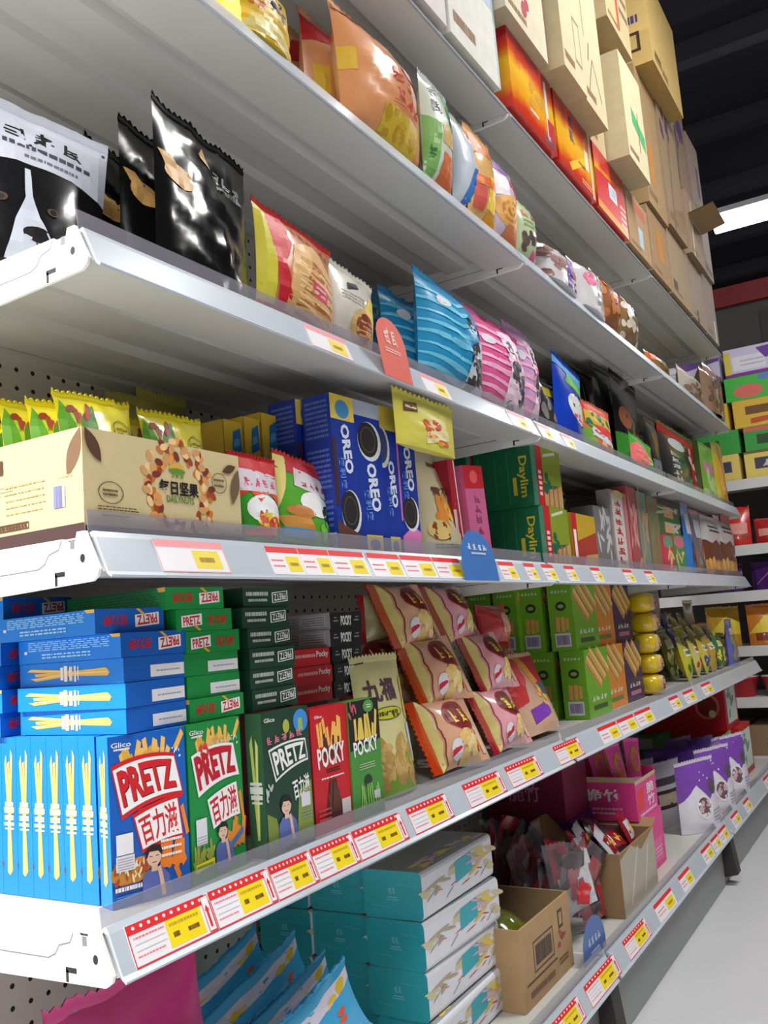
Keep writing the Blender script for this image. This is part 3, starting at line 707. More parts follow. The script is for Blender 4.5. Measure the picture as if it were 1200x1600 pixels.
# yellow bread packs
def puff(nm, sx, sy, sz, mt, lab, seedn, ex=.72):
    """plump film block (superellipsoid) with a printed patch on its front"""
    sg = lambda a, e: math.copysign(abs(a)**e, a); mb = MB(); lb = MB(); n, k = 20, 12
    def pt(a, b, e=0.0):
        r = 1+e/.03; w = 1+.05*noise.noise(Vector((a*2, b*3, seedn)))
        return (sx/2*sg(cos(b), ex)*sg(cos(a), ex)*r*w, sy/2*sg(cos(b), ex)*sg(sin(a), ex)*r*w+sy/2, sz/2*sg(sin(b), ex)*r+sz/2)
    vs = [pt(2*pi*i/n, -pi/2+pi*j/k) for j in range(k+1) for i in range(n)]
    mb.faces(vs, [(j*n+i, j*n+(i+1) % n, (j+1)*n+(i+1) % n, (j+1)*n+i) for j in range(k) for i in range(n)], mt, True)
    stamp_grid(lb, lab, lambda u, v, e: pt(-pi/2-.75+1.5*u, -.85+1.7*v, .0006+e*.5), 8, 8)
    return mb.mesh('pack_body'), lb.mesh('front_label')
pf_b, pf_l = puff('p', .075, .07, .051, foil(222, 190, 22), [(R(.1,.04,1,.96), ink(206,176,110)), (E(.62,.5,.2,.3,14), ink(140,66,70)), (blobs(.2,.2,.9,.8,5,.06,.08,3), ink(226,206,150))], 4)
y0b = Yu(1030, -.045, Z5+.05)+.037
for c in range(2):
    for i in range(5):
        rt = empty('bread_pack', (-.045-.076*c, y0b+.004*((i+c) % 2), Z5+.0005+.0505*i)); rt.rotation_euler = (0, 0, FACE+.1*((i*7+c) % 3-1)*.5)
        tag(rt, f'puffed yellow bread pack in the {["front","rear"][c]} stack by the wafer boxes, {ORD[i]} from below', 'packet', 'yellow bread packs')
        for nm, me in (('pack_body', pf_b), ('front_label', pf_l)):
            o = bpy.data.objects.new(nm, me); COL.objects.link(o); o.parent = rt
# heap of small colourful snack bags
rr = random.Random(5)
sm_cols = [((196,190,60),(60,120,60)), ((70,130,70),(230,210,80)), ((206,196,110),(180,60,50)), ((120,130,60),(230,220,150)), ((214,190,70),(50,90,160)), ((90,90,140),(220,200,120)), ((190,160,60),(150,60,60))]
sb = []
for i, (a, b) in enumerate(sm_cols):
    sb.append(bag_meshes('snack_bag_body', .085, .115, .045, foil(*a), [(blobs(.1,.15,.9,.5,7,.13,.08,i,10), ink(*b)), (R(.15,.62,.85,.82), ink(232,226,200)), (scribble(.2,.66,.8,.78,1,i,.8), ink(*b))], seed=30+i, wr=.005, crimp=.06, seal_mat=foil(*a), nu=8, nv=10))
names = ['olive', 'green', 'cream', 'dull green', 'golden', 'violet', 'ochre']
yA, yB = Yu(1078, -.06, Z5+.05), Yu(1152, -.06, Z5+.05)
n = 0
for row in range(3):
    for i in range(6):
        k = (i*2+row*3) % 7
        y = yA+.03+(yB-yA-.05)*(i+.5*(row % 2))/6; x = -.07-.055*row; z = Z5
        root = empty('snack_bag', (x, y, z)); root.rotation_euler = (-.2, rr.uniform(-.1, .1), FACE+rr.uniform(-.15, .15))
        tag(root, f'small {names[k]} snack bag in the {["front","second","rear"][row]} row of the heap, {ORD[i]} from the left', 'bag', 'small snack bags heaped at the far end')
        root.scale = (1, 1, [1, 1.35, 1.75][row])
        for nm, me in zip(('snack_bag_body', 'top_seal'), sb[k]):
            o = bpy.data.objects.new(nm, me); COL.objects.link(o); o.parent = root
        settle(root, Z5)
for i, (u, zt_, a, w_, lab) in enumerate(((1128, .2, (96,92,150), .13, 'tall dusky violet pouch standing behind the small snack bags'), (1095, .235, (150,140,50), .15, 'tall olive pouch standing behind the small snack bags'), (1150, .16, (104,104,180), .12, 'lavender pouch with a green picture at the far end of the fifth shelf'))):
    x = [-.25, -.20, -.06][i]
    bag('snack_pouch', lab, 'bag', (x, [2.72, 2.86, 2.80][i], Z5), w_, zt_, .05, foil(*a), [(blobs(.15,.2,.85,.7,8,.12,.09,i+3,10), ink(140,140,80)), (R(.2,.7,.8,.85), ink(200,190,150))], style='stand', seed=50+i, wr=.004)
# ================================================================ lowest level
Z6 = ZT[5]
# teal tissue packs: narrow teal ends to the left, floral white fronts to the aisle
m_te = film(40, 168, 182); m_tw = film(222, 224, 232)
tf = [(blobs(.02,.25,.98,.95,10,.05,.16,2,10), ink(206,196,160)), (blobs(.1,.3,.9,.9,7,.035,.12,4,10), ink(176,164,140)), (blobs(.05,.1,.95,.6,9,.012,.06,6,8), ink(200,50,60)), (P((.44,.32),(.68,.42),(.68,.98),(.44,.92)), m_te), (blobs(.7,.4,.95,.95,4,.04,.12,3), ink(220,196,90)), (S(.05,.3,.2,.55,.012)+S(.3,.1,.4,.3,.012)+S(.8,.1,.92,.35,.012), ink(120,120,110)), (blobs(.6,.5,.8,.9,3,.03,.1,8), ink(214,170,210))]
te = [(G(.5,.62,.16,.22,2,3), ink(120,210,220)), (R(.4,.42,.6,.45)+R(.38,.36,.62,.385), ink(120,210,220)), (S(.05,.2,.4,.16,.02)+S(.6,.8,.95,.76,.02), ink(90,190,200))]
tt = [(blobs(.1,.05,.95,.3,12,.04,.08,3), ink(220,200,110)), (blobs(.1,.05,.95,.3,6,.04,.08,5), ink(220,180,214)), (scribble(.02,.3,.98,.98,9,4,.2), ink(130,140,140))]
TW, TD, TH = .217, .088, .0597
def tissue_mesh(nm):
    """soft pack: rounded long edges under shrink film"""
    mb = MB(); a = TW/2; r = .007; prof = []
    for cy, cz, s in ((r, r, 2), (TD-r, r, 3), (TD-r, TH-r, 0), (r, TH-r, 1)):
        for i in range(4):
            t = (s+i/3)*pi/2; prof.append((cy+r*cos(t), cz+r*sin(t)))
    n = len(prof)
    for i in range(n):
        j = (i+1) % n; up = prof[i][1] > TH-.002 and prof[j][1] > TH-.002
        mb.poly([(-a, *prof[i]), (a, *prof[i]), (a, *prof[j]), (-a, *prof[j])], M((150, 156, 158), .2, .6) if up else m_tw, True)  # grey top puts the film's dark reflection into its colour
    mb.poly([(-a, *p) for p in prof], m_te); mb.poly([(a, *p) for p in prof[::-1]], m_te)
    stamp(mb, tf, lambda u, v, e: (-a+u*TW, -e, r+v*(TH-2*r)))
    stamp(mb, te, lambda u, v, e: (-a-e, r+(TD-2*r)*(1-u), r+v*(TH-2*r)))
    stamp(mb, tt, lambda u, v, e: (-a+u*TW, r+v*(TD-2*r), TH+e))
    return mb.mesh(nm)
me_ts = tissue_mesh('tissue_pack')
yt = Yu(668, -.055, .28)+TW/2
for c in range(3):
    for i in range(4):
        dx = [.004, -.002, .002, -.001][i]; 
        o = put('tissue_pack', me_ts, (-.055+dx-(TD+.001)*c+(.022 if i == 0 and c == 0 else 0)*0, yt+[.004, .0, -.002, .0][i]+.004*(c % 2), Z6+i*(TH+.0008)), [.02, 0, -.02, .01][i]*(1-c*.5), f'teal ended tissue pack in the {["front","middle","rear"][c]} column, {ORD[i]} from the bottom', 'tissue pack', 'tissue packs stacked on the lowest shelf')
# pink and light blue bags in front of the tissue stack
pk_art = [(blobs(.3,.1,.95,.5,9,.03,.04,3,10), ink(216,120,60)), (P((.45,.05),(1,.2),(1,.3),(.4,.14)), ink(220,200,215)), (blobs(.5,.08,.98,.24,6,.04,.035,7,10), ink(226,200,70))]
m_pkb = film(202, 60, 128)
bag('wafer_bag', 'large crumpled pink bag at the near end of the lowest shelf', 'bag', (-.105, .142, Z6+.012), .155, .245, .075, m_pkb, pk_art, style='pillow', seed=61, wr=.010, rz=-.2, lean=-.08, roll=-.1)
bag('wafer_bag', 'second pink bag, lower, in front of the large crumpled pink one', 'bag', (-.03, .125, Z6+.006), .14, .16, .035, m_pkb, pk_art, style='pillow', seed=64, wr=.007, rz=-.2, lean=-.1)
bl_art = [(blobs(.05,.3,.95,.75,11,.035,.03,3,10), ink(220,96,60)), (P((.0,.74),(1,.80),(1,.94),(.0,.90)), ink(216,214,232)), (blobs(.08,.8,.95,.9,6,.06,.04,7,12), ink(222,190,50)), (P((0,.0),(.7,.0),(.95,.24),(.1,.3)), ink(216,214,232)), (blobs(.1,.05,.7,.24,5,.09,.05,2,12), ink(226,196,40)), (scribble(.15,.02,.6,.2,2,4,.4), ink(120,50,140))]
m_blb = film(66, 172, 222)
for i, (x, u, v) in enumerate(((-.255, 392, 1490), (-.195, 452, 1498), (-.135, 496, 1528), (-.07, 530, 1546))):
    zc = Zv(v, x, Yu(u, x, Z6+.2)); W = .21; ro = -.36; lift = W/2*sin(-ro); h = (zc-Z6-lift-W/2*sin(-ro))/cos(ro)
    yc = Yu(u, x, Z6+.2)-W/2*cos(ro)+h*sin(-ro)
    bag('wafer_bag', f'light blue bag with lemons, {["rearmost","second from the back","third from the back","nearest to the price rail"][i]}, before the tissue packs', 'bag', (x, yc, Z6+lift), W, h, .042, m_blb, bl_art, style='pillow', seed=70+i, wr=.007, rz=-.2, lean=-.1, roll=ro, group='light blue wafer bags')
# open kraft cartons
def open_carton(name, label, x, y1, y2, d, h, mt, flaps=True, art=(), lip=.0):
    root = empty(name, (x, (y1+y2)/2, Z6)); root.rotation_euler = (0, 0, FACE); tag(root, label, 'carton')
    w = (y2-y1)/2; t = .003; mb = MB()
    mb.box(-w, w, 0, d, 0, t, mt); mb.box(-w, w, 0, t, t, h, mt); mb.box(-w, w, d-t, d, t, h, mt); mb.box(-w, -w+t, t, d-t, t, h+lip, mt); mb.box(w-t, w, t, d-t, t, h, mt)
    stamp(mb, art, lambda u, v, e: (-w+u*2*w, -e, v*h)); mb.build('carton_body', root)
    if flaps:
        f = MB(); f.poly([(w-t, 0, h), (w-t, d, h), (w+.03, d, h+.012), (w+.03, 0, h+.012)], mt); f.poly([(-w, d, h), (w, d, h), (w, d+.05, h+.05), (-w, d+.05, h+.05)], mt); f.build('flap', root)
    return root
m_kr = kraft(176, 146, 108); m_kr2 = kraft(150, 122, 88); i_kd = ink(74, 58, 44)
ca, cb = Yu(822, -.015, .18), Yu(897, -.015, .18)
art = [(FR(.22,.36,.62,.74,.012,.02), i_kd), (scribble(.26,.42,.58,.68,1,4,.95), i_kd), (R(.74,.62,.84,.86), i_kd), (R(.76,.66,.82,.82), m_kr), (blobs(.72,.42,.86,.58,5,.03,.03,3), ink(160,70,60)), (R(.06,.28,.66,.30), i_kd), (scribble(.12,.1,.6,.2,1,7,.7), ink(120,92,64)), (scribble(.7,.16,.9,.26,2,8,.5), ink(130,80,64))]
open_carton('open_carton', 'open kraft carton with a printed panel beside the tissue packs', -.018, ca, cb, .2, .112, m_kr, False, art)
jar = MB(); jar.ball((0, 0, .045), .055, M((96, 104, 20), .12, .6, coat=.6), 20, 12, (1, 1, .8)); 
o = jar.build("green_snack_pack"); o.location = (-.095, (ca+cb)/2-.03, Z6+.0045); o.scale = (1.1, 1.1, 1.25); tag(o, 'round glossy olive green pack inside the open kraft carton', 'snack pack')
jar = MB(); jar.ball((0, 0, .045), .05, M((96, 104, 20), .12, .6, coat=.6), 20, 12, (1, 1, .8)); 
o = jar.build("green_snack_pack"); o.location = (-.08, (ca+cb)/2+.06, Z6+.004); o.scale = (.7, .7, .8); tag(o, 'small round olive pack in the right of the open kraft carton', 'snack pack')
cc_, cd_ = Yu(975, -.002, .18), min(1.415, Yu(1026, -.002, .2))
open_carton('open_carton', 'open worn kraft carton full of red sachets in the middle of the lowest shelf', -.002, cc_, cd_, .12, .112, m_kr2, True, [(P((0,0),(1,0),(1,1),(.6,.8),(.3,1),(0,.9)), ink(176,168,150)), (S(.2,.1,.5,.9,.03)+S(.6,.1,.8,.8,.03), ink(206,204,196))])
# clear bags of red sachets, heaped in and beside that carton
m_clr = clear('clear_film', (196, 192, 198), .16, .1)
m_sr = foil(150, 24, 40); m_sd = foil(52, 34, 44); m_sw = foil(206, 204, 212)
def sachet_bag(i, loc, w, h, t, rz, ln, label):
    rr = random.Random(i); root = empty('sachet_bag', loc); root.rotation_euler = (ln, rr.uniform(-.2, .2), FACE+rz); tag(root, label, 'bag', 'clear bags of red sachets')
    me, sm = bag_meshes('clear_film', w, h, t, m_clr, [(P((.3,.35),(.55,.3),(.6,.55),(.34,.6)), ink(206,40,50)), (scribble(.36,.4,.54,.5,1,i,.5), ink(230,150,150))], seed=80+i, wr=.012, crimp=.08, seal_mat=m_clr, nu=10, nv=12)
    for nm, q in (('clear_film', me), ('end_seal', sm)):
        o = bpy.data.objects.new(nm, q); COL.objects.link(o); o.parent = root
    settle(root, Z6+.0005)
    for j in range(11):
        mb = MB(); mt = (m_sr, m_sd, m_sr, m_sd, m_sw)[j % 5]
        S_ = bag_sheet(.065, .078, .016, 'pillow', j+i*9, .003, .08, -1); B_ = bag_sheet(.065, .078, .016, 'pillow', j+i*9, .003, .08, 1)
        for F in (S_, B_):
            vs = [F(a/4, b/4) for b in range(5) for a in range(5)]; mb.faces(vs, [(b*5+a, b*5+a+1, b*5+a+6, b*5+a+5) for b in range(4) for a in range(4)], mt, True)
        stamp_grid(mb, [(R(.2,.3,.8,.7), (m_sw, m_sr, m_sd, m_sr, m_sr)[j % 5])], S_, 4, 4)
        o = mb.build('sachet', root); o.location = (w*(rr.random()-.5)*.6, t*(rr.random()-.5)*.35, h*(.08+.5*rr.random())); o.rotation_euler = (rr.uniform(-.4, .4), rr.uniform(-1.4, 1.4), rr.uniform(-.3, .3))
y_ = (cc_+cd_)/2
for i, a in enumerate((((-.045, 1.055, Z6), .17, .15, .06, -.1, -.15, 'clear bag of red sachets slumped between the two open cartons'),
                       ((-.115, 1.075, Z6), .18, .165, .06, .05, -.1, 'clear bag of red sachets, middle one between the cartons'),
                       ((-.185, 1.08, Z6), .18, .175, .06, -.05, -.08, 'clear bag of red sachets, third back between the cartons'),
                       ((-.255, 1.09, Z6), .19, .175, .06, 0, -.05, 'clear bag of red sachets rearmost between the cartons'),
                       ((-.262, .885, Z6), .18, .175, .05, 0, -.03, 'clear bag of red sachets behind the first open carton'))): sachet_bag(i, *a)
fill = MB(); fill.box(-(cd_-cc_)/2+.006, (cd_-cc_)/2-.006, .006, .114, 0, .07, m_sd); o = fill.build('sachet_layer'); o.location = (-.002, y_, Z6+.0035); o.rotation_euler = (0, 0, FACE); tag(o, 'dark layer of sachets filling the worn carton', 'packets', kind='stuff')
for i in range(8):
    mb = MB(); rr = random.Random(100+i); mt = (m_sr, m_sw, m_sd, m_sr)[i % 4]
    F = bag_sheet(.06, .075, .022, 'pillow', 110+i, .004, .08, -1); B = bag_sheet(.06, .075, .022, 'pillow', 110+i, .004, .08, 1)
    for q in (F, B):
        vs = [q(a/6, b/6) for b in range(7) for a in range(7)]; mb.faces(vs, [(b*7+a, b*7+a+1, b*7+a+8, b*7+a+7) for b in range(6) for a in range(6)], mt, True)
    stamp_grid(mb, [(R(.15,.25,.85,.75), (m_sw, m_sr, m_sr, m_sw)[i % 4]), (E(.5,.5,.2,.15,12), ink(236,170,60))], F, 6, 6)
    o = mb.build('sachet_pack'); o.location = (-.03-.05*(i//4), cc_+.035+(cd_-cc_-.07)*((i % 4)/3), Z6+.075+.004*(i % 2)); o.rotation_euler = (rr.uniform(-.9, -.4), rr.uniform(-.3, .3), FACE+rr.uniform(-.3, .3))
    tag(o, f'glossy {["red","silver","dark","crimson"][i % 4]} sachet pack on top in the worn carton, {["front","rear"][i//4]} row', 'packet', 'sachet packs in the worn carton')
# pink and purple display boxes
m_pi = card(226, 62, 142); m_pu = card(86, 34, 120); m_dp = card(120, 24, 66)
pside = [(E(.28,.55,.14,.36,20), ink(214,176,70)), (E(.28,.55,.11,.28,20), m_pi), (T('脆竹', .68,.68,.4,.34,bold=.02), i_white), (scribble(.5,.14,.86,.38,2,3,.5), ink(246,190,220))]
pfront = [(P((.05,.2),(.35,.25),(.35,.85),(.05,.8)), ink(226,60,60)), (TV('脆竹', .68,.55,.36,.7), i_white), (scribble(.1,.05,.9,.16,1,3,.6), ink(250,200,226))]
px = -.03
p1, p2 = 1.425, 1.597
put('sachet_box', carton_mesh('sachet_box', p2-p1, .26, .1175, m_pi, [(R(.5,.1,.9,.5), ink(236,110,170)), (scribble(.55,.16,.86,.36,3,4,.4), ink(250,200,226))], [(R(.3,.3,.5,.85), ink(226,50,50)), (T('脆竹', .72,.5,.2,.3), ink(246,190,220))]), (px, (p1+p2)/2, Z6), 0, 'closed pink carton under the open pink display box', 'box')
q1, q2 = Yu(983, px, Z6+.16), Yu(1031, px, Z6+.16)
root = empty('display_box', (px, (p1+p2)/2-.012, Z6+.1185)); root.rotation_euler = (0, 0, FACE); tag(root, 'open pink display box of pink sachet sticks', 'box')
mb = MB(); w = (p2-p1)/2-.006; hh = .088; d = .22
mb.box(-w, w, 0, d, 0, .002, m_pi); mb.box(-w, w, 0, .002, .002, hh-.01, m_pi); mb.box(-w, w, d-.002, d, .002, hh+.02, m_pi); mb.box(-w, -w+.002, .002, d-.002, .002, hh, m_pi); mb.box(w-.002, w, .002, d-.002, .002, hh, m_pi)
mb.box(-w-.0006, w, -.0006, 0, hh-.016, hh-.008, ink(196,176,140)); mb.box(-w-.0006, -w, 0, d, hh-.010, hh+.001, ink(196,176,140))
stamp(mb, pfront, lambda u, v, e: (-w+u*2*w, -e, v*(hh-.016))); stamp(mb, pside, lambda u, v, e: (-w-e, d*(1-u), v*(hh-.012))); mb.build('box_body', root)
ps_b, ps_s = bag_meshes('sachet_body', .048, .15, .02, film(224, 80, 160), [(E(.5,.72,.3,.2,16), ink(206,140,60)), (E(.5,.72,.2,.13,16), film(224,80,160)), (R(.2,.3,.8,.45), ink(240,190,220)), (E(.5,.2,.2,.07,12), ink(214,40,70))], seed=90, wr=.003, seal_mat=film(230,90,166), nu=6, nv=10)
for i in range(8):
    rr = random.Random(i+40); rt = empty('sachet_stick', (px-.03-.046*(i//2), (p1+p2)/2-.012+(-.032 if i % 2 else .034)*(1 if i != 1 else 1.0), Z6+.124)); rt.rotation_euler = (rr.uniform(-.25, .0), rr.uniform(-.15, .15), FACE+rr.uniform(-.5, .2))
    tag(rt, f'pink sachet stick in the open display box, {["right","left"][i % 2]} side, {ORD[i//2]} from the front', 'sachet', 'pink sachet sticks')
    for nm, me in zip(('sachet_body', 'top_seal'), (ps_b, ps_s)):
        o = bpy.data.objects.new(nm, me); COL.objects.link(o); o.parent = rt
bx = Yu(792, -.1, Z6+.1)
def deep_box(label, mt, x0, ua, y_, z, h, d, w, art): put('sachet_box', carton_mesh('sachet_box', w, d, h, mt, [], art), (x0, y_+w/2, z), 0, label, 'box')
deep_box('purple carton standing behind the clear sachet bags', m_pu, -.125, 0, 1.275, Z6, .145, .17, .14, [(G(.25,.7,.3,.14,5,3), ink(130,100,160)), (R(.5,.3,.95,.9), ink(70,24,110))])
deep_box('dark pink carton on top of the purple one under the shelf', m_dp, -.13, 0, 1.272, Z6+.1455, .11, .17, .14, [(T('脆竹', .5,.5,.4,.34), ink(190,120,150))])
# white and purple pouches
wp = [(P((0,.45),(.35,.7),(.6,.45),(1,.7),(1,1),(0,1)), ink(122,70,170)), (E(.42,.36,.18,.18,18), ink(226,222,226)), (E(.42,.36,.14,.14,18), ink(110,80,90)), (E(.75,.62,.12,.12,14), ink(90,80,90)), (scribble(.6,.1,.95,.3,4,3,.4), ink(150,140,160)), (blobs(.3,.28,.55,.44,5,.05,.04,4), ink(200,170,180))]
for i, (u, lab) in enumerate(((1084, 'white and purple pouch nearest the pink boxes on the lowest shelf'), (1112, 'white and purple pouch in the middle of the three on the lowest shelf'), (1137, 'white and purple pouch farthest along the lowest shelf'))):
    y = Yu(u, -.03, Z6+.06)
    bag('snack_pouch', lab, 'bag', (-.02, y, Z6), .17, .17, .07, film(218, 214, 226), wp, style='stand', seed=120+i, wr=.004, rz=-.35, group='white and purple pouches')
    for j in range(2): bag('snack_pouch', f'white and purple pouch {["just","far"][j]} behind the {["nearest","middle","farthest"][i]} one, lying back', 'bag', (-.105-.065*j, y+.03, Z6), .15, .16, .045, film(198, 196, 206) if i == 0 else film(110, 66, 170), [(R(.1,.3,.9,.6), ink(60,46,44)), (R(.15,.36,.85,.54), ink(190,170,150)), (R(.1,.68,.9,.8), ink(80,70,80))], style='stand', seed=130+i*2+j, wr=.004, rz=-.3, group='white and purple pouches')
for i, u in enumerate((1165, 1178)):
    bag('snack_pouch', ['violet and orange pouch before the red boxes at the far end', 'pale green pouch before the red boxes at the far end'][i], 'bag', (-.03, [2.22, 2.40][i], Z6), .14, .17, .05, film(*[(150,112,190), (150,190,150)][i]), [(R(.0,.0,1,.35), ink(*[(226,110,70), (206,200,150)][i])), (R(.1,.45,.9,.9), ink(*[(170,140,200), (196,206,196)][i]))], style='stand', seed=140+i, wr=.003)
grb = carton_mesh('snack_box', .28, .07, .155, card(30, 120, 60), [], [(R(.0,.8,1,1), ink(170,180,170))])
put('snack_box', grb, (-.245, Yu(1060, -.14, Z6+.1)+.28, Z6), 0, 'low green carton behind the white and purple pouches', 'box')
# red gift boxes at the far end
m_rb = card(182, 22, 32)
rb = carton_mesh('gift_box', .2, .27, .155, m_rb, [(R(.15,.12,.92,.9), ink(206,224,214)), (blobs(.3,.3,.7,.8,6,.06,.1,3), ink(110,150,130))], [(E(.80,.5,.14,.26,20), ink(206,110,70)), (E(.80,.5,.11,.21,20), ink(120,26,26)), (E(.85,.35,.04,.08,10), ink(220,200,160)), (E(.3,.62,.14,.22,18), ink(70,72,24)), (R(.18,.3,.4,.5), ink(64,52,24))])
ry = 2.60
put('gift_box', rb, (-.03, ry+.1, Z6), 0, 'red gift box with a pale label standing on the far end of the lowest shelf', 'box', 'red gift boxes')
put('gift_box', rb, (-.05, ry+.03, Z6+.1555), 0, 'red gift box with a round fruit picture stacked on the other red box', 'box', 'red gift boxes')
# ================================================================ fourth level: nut carton, cookies, green wafer boxes
Z4 = ZT[3]
def fit(k, x, u1, u2, vt, ut=None, zm=.08):
    y1 = Yu(u1, x, ZT[k]+zm); y2 = Yu(u2, x, ZT[k]+zm)
    return y1, y2, Zv(vt, x, Yu(ut or u1, x, ZT[k]+zm*1.8))-ZT[k]
def sbag(name, label, k, x, u1, u2, vt, t, body, art, zm=.08, ut=None, cat='bag', dz=0.0, **kw):
    y1, y2, h = fit(k, x, u1, u2, vt, ut, zm)
    xe = x-t*.4; y1 = Yu(u1, xe, ZT[k]+zm); y2 = Yu(u2, xe, ZT[k]+zm); h = Zv(vt, x-t*.45, Yu(ut or u1, xe, ZT[k]+zm*1.8))-ZT[k]
    if y2 > 2.985: y1, y2 = y1-(y2-2.985), 2.985
    return bag(name, label, cat, (x-t/2, (y1+y2)/2, ZT[k]+dz), (y2-y1)*1.03, h, t, body, art, **kw)
# ---- nut carton
nx = -.027; n1 = Yu(130, nx, Z4+.04); n2 = Yu(377, nx, Z4+.03); nh = Zv(666, nx, Yu(129, nx, Z4+.08))-Z4; nw = n2-n1
m_nut = card(206, 188, 142); i_nb = ink(88, 58, 40)
rr = random.Random(3); wre = []; cols_n = [ink(196,112,50), ink(150,70,34), ink(222,150,80), ink(120,50,40), ink(232,196,140), ink(206,150,96)]
na, nb_ = nw, nh
for i in range(104):
    a = 2*pi*i/104+rr.uniform(-.05, .05); r = .0375+rr.uniform(-.0085, .0085)
    cx = .565+r*cos(a)/na; cy = .52+r*1.0*sin(a)/nb_
    wre.append((E(cx, cy, .0062/na*rr.uniform(.7, 1.3), .0042/nb_*rr.uniform(.7, 1.3), 10, rr.uniform(0, 3)) if 0 else [[(cx+(.0052*cos(t)*cos(a*2+i)-.0033*sin(t)*sin(a*2+i))/na, cy+(.0052*cos(t)*sin(a*2+i)+.0033*sin(t)*cos(a*2+i))/nb_) for t in [2*pi*j/10 for j in range(10)]]], cols_n[i % 6]))
nut_front = []
for c in cols_n: nut_front.append((sum([s for s, m_ in wre if m_ is c], []), c))
nut_front += [(E(.55,.745,.05,.06,16), i_gold), (E(.55,.72,.055,.03,16), ink(90,140,50)), (G(.55,.67,.09,.05,3,2), ink(90,140,50)), (T('每日坚果', .56,.545,.26,.15,bold=.035), i_black), (T('DAILYNUTS', .565,.43,.18,.07,bold=.02), ink(70,120,50)),
              (RING(.145,.42,.07,.105,.07), i_nb), (scribble(.1,.38,.19,.46,2,3,.5), i_nb), (scribble(.07,.25,.3,.3,2,6,.4), i_nb), (R(.09,.2,.24,.215), ink(110,120,50)),
              (RING(.84,.66,.055,.11,.07), i_nb), (scribble(.8,.6,.88,.72,2,3,.4), i_nb), (leaf(.01,1.0,.095,.69,.13,2.05), i_nb), (leaf(.865,.79,.97,.87,.09,2.05), i_nb), (leaf(.985,.84,.93,.44,.13,2.05), ink(110,88,66)), (R(.0,.0,1,.105), ink(60,48,46)), (R(.82,.11,.98,.125), ink(110,140,60))]
nut_left = [(leaf(.995,1.0,.935,.56,.17,3.2), ink(120,92,66)), (scribble(.9,.56,.965,.6,1,4,.5), ink(190,176,140)), (R(.0,.0,1,.13), ink(74,52,52)), (scribble(.1,.5,.7,.62,3,3,.35), ink(196,186,150)), (FR(.60,.165,.765,.235,.003,.015), i_nb), (scribble(.62,.18,.755,.22,1,3,.8), i_nb), (R(.875,.3,.925,.5), ink(180,180,210)), (scribble(.878,.3,.922,.5,1,9,1), ink(110,110,150)), (scribble(.66,.3,.84,.62,5,5,.25), ink(176,164,124)), (R(.62,.72,.652,.86), i_nb)]
root = empty('nut_carton', (nx, (n1+n2)/2, Z4)); root.rotation_euler = (0, 0, FACE); tag(root, 'beige carton with a ring of pictured nuts at the near end of the fourth shelf', 'carton')
mb = MB(); a = nw/2; d = .285; t = .002
mb.box(-a, a, 0, t, 0, nh, m_nut); mb.box(-a, a, d-t, d, 0, nh, m_nut); mb.box(-a, -a+t, t, d-t, 0, nh, m_nut); mb.box(a-t, a, t, d-t, 0, nh, m_nut); mb.box(-a, a, t, d-t, 0, t, m_nut)
stamp(mb, nut_front, lambda u, v, e: (-a+u*nw, -e, v*nh)); stamp(mb, nut_left, lambda u, v, e: (-a-e, d*(1-u), v*nh)); mb.build('carton_body', root)
m_yp = foil(222, 208, 30)
y_art = [(leaf(.12,.5,.05,.98,.2), ink(90,150,40)), (leaf(.2,.62,.42,.96,.18), ink(70,130,40)), (S(.22,.55,.12,.95,.03), ink(160,190,60)), (blobs(.3,.25,.95,.6,16,.07,.045,3,10), ink(160,70,40)), (blobs(.35,.3,.9,.55,9,.06,.04,5,10), ink(226,190,140)), (RING(.75,.78,.15,.09,.1), ink(90,90,30)), (scribble(.65,.74,.85,.82,2,3,.4), ink(90,90,30)), (blobs(.1,.86,.35,.95,5,.06,.03,7), ink(150,60,40))]
yb, ysl = bag_meshes('pouch_body', nw*.44, .130, .028, m_yp, y_art, style='pillow', seed=200, wr=.004, seal_mat=m_yp)
for c in range(2):
    for j in range(6 if c == 0 else 5):
        rt = empty('nut_pouch', (nx-.022-.042*j, n1+nw*(.255+.49*c)+.003*(j % 2), Z4+.0035+.004*(j % 3))); rt.rotation_euler = (-.12, .04*(j % 3-1), FACE-.12*(j % 2))
        tag(rt, f'yellow nut pouch with green leaves in the beige carton\'s {["left","right"][c]} row, {ORD[j]} from front', 'pouch', 'yellow nut pouches in the carton')
        for nm, me in (('pouch_body', yb), ('top_seal', ysl)):
            o = bpy.data.objects.new(nm, me); COL.objects.link(o); o.parent = rt
        settle(rt, Z4+.0025+.004*(j % 3))
for i in range(2):
    u = (212, 262)[i]
    sbag('nut_pouch', ['pale yellow pouch with red print at the back panel, left of two', 'pale yellow pouch with red print at the back panel, right of two'][i], 3, -.27, u-36, u+40, 606-4*i, .05, film(206, 200, 110), [(blobs(.1,.45,.9,.8,9,.12,.07,i,10), ink(170,40,50)), (R(.2,.2,.8,.4), ink(220,214,170))], style='pillow', seed=210+i, wr=.004)
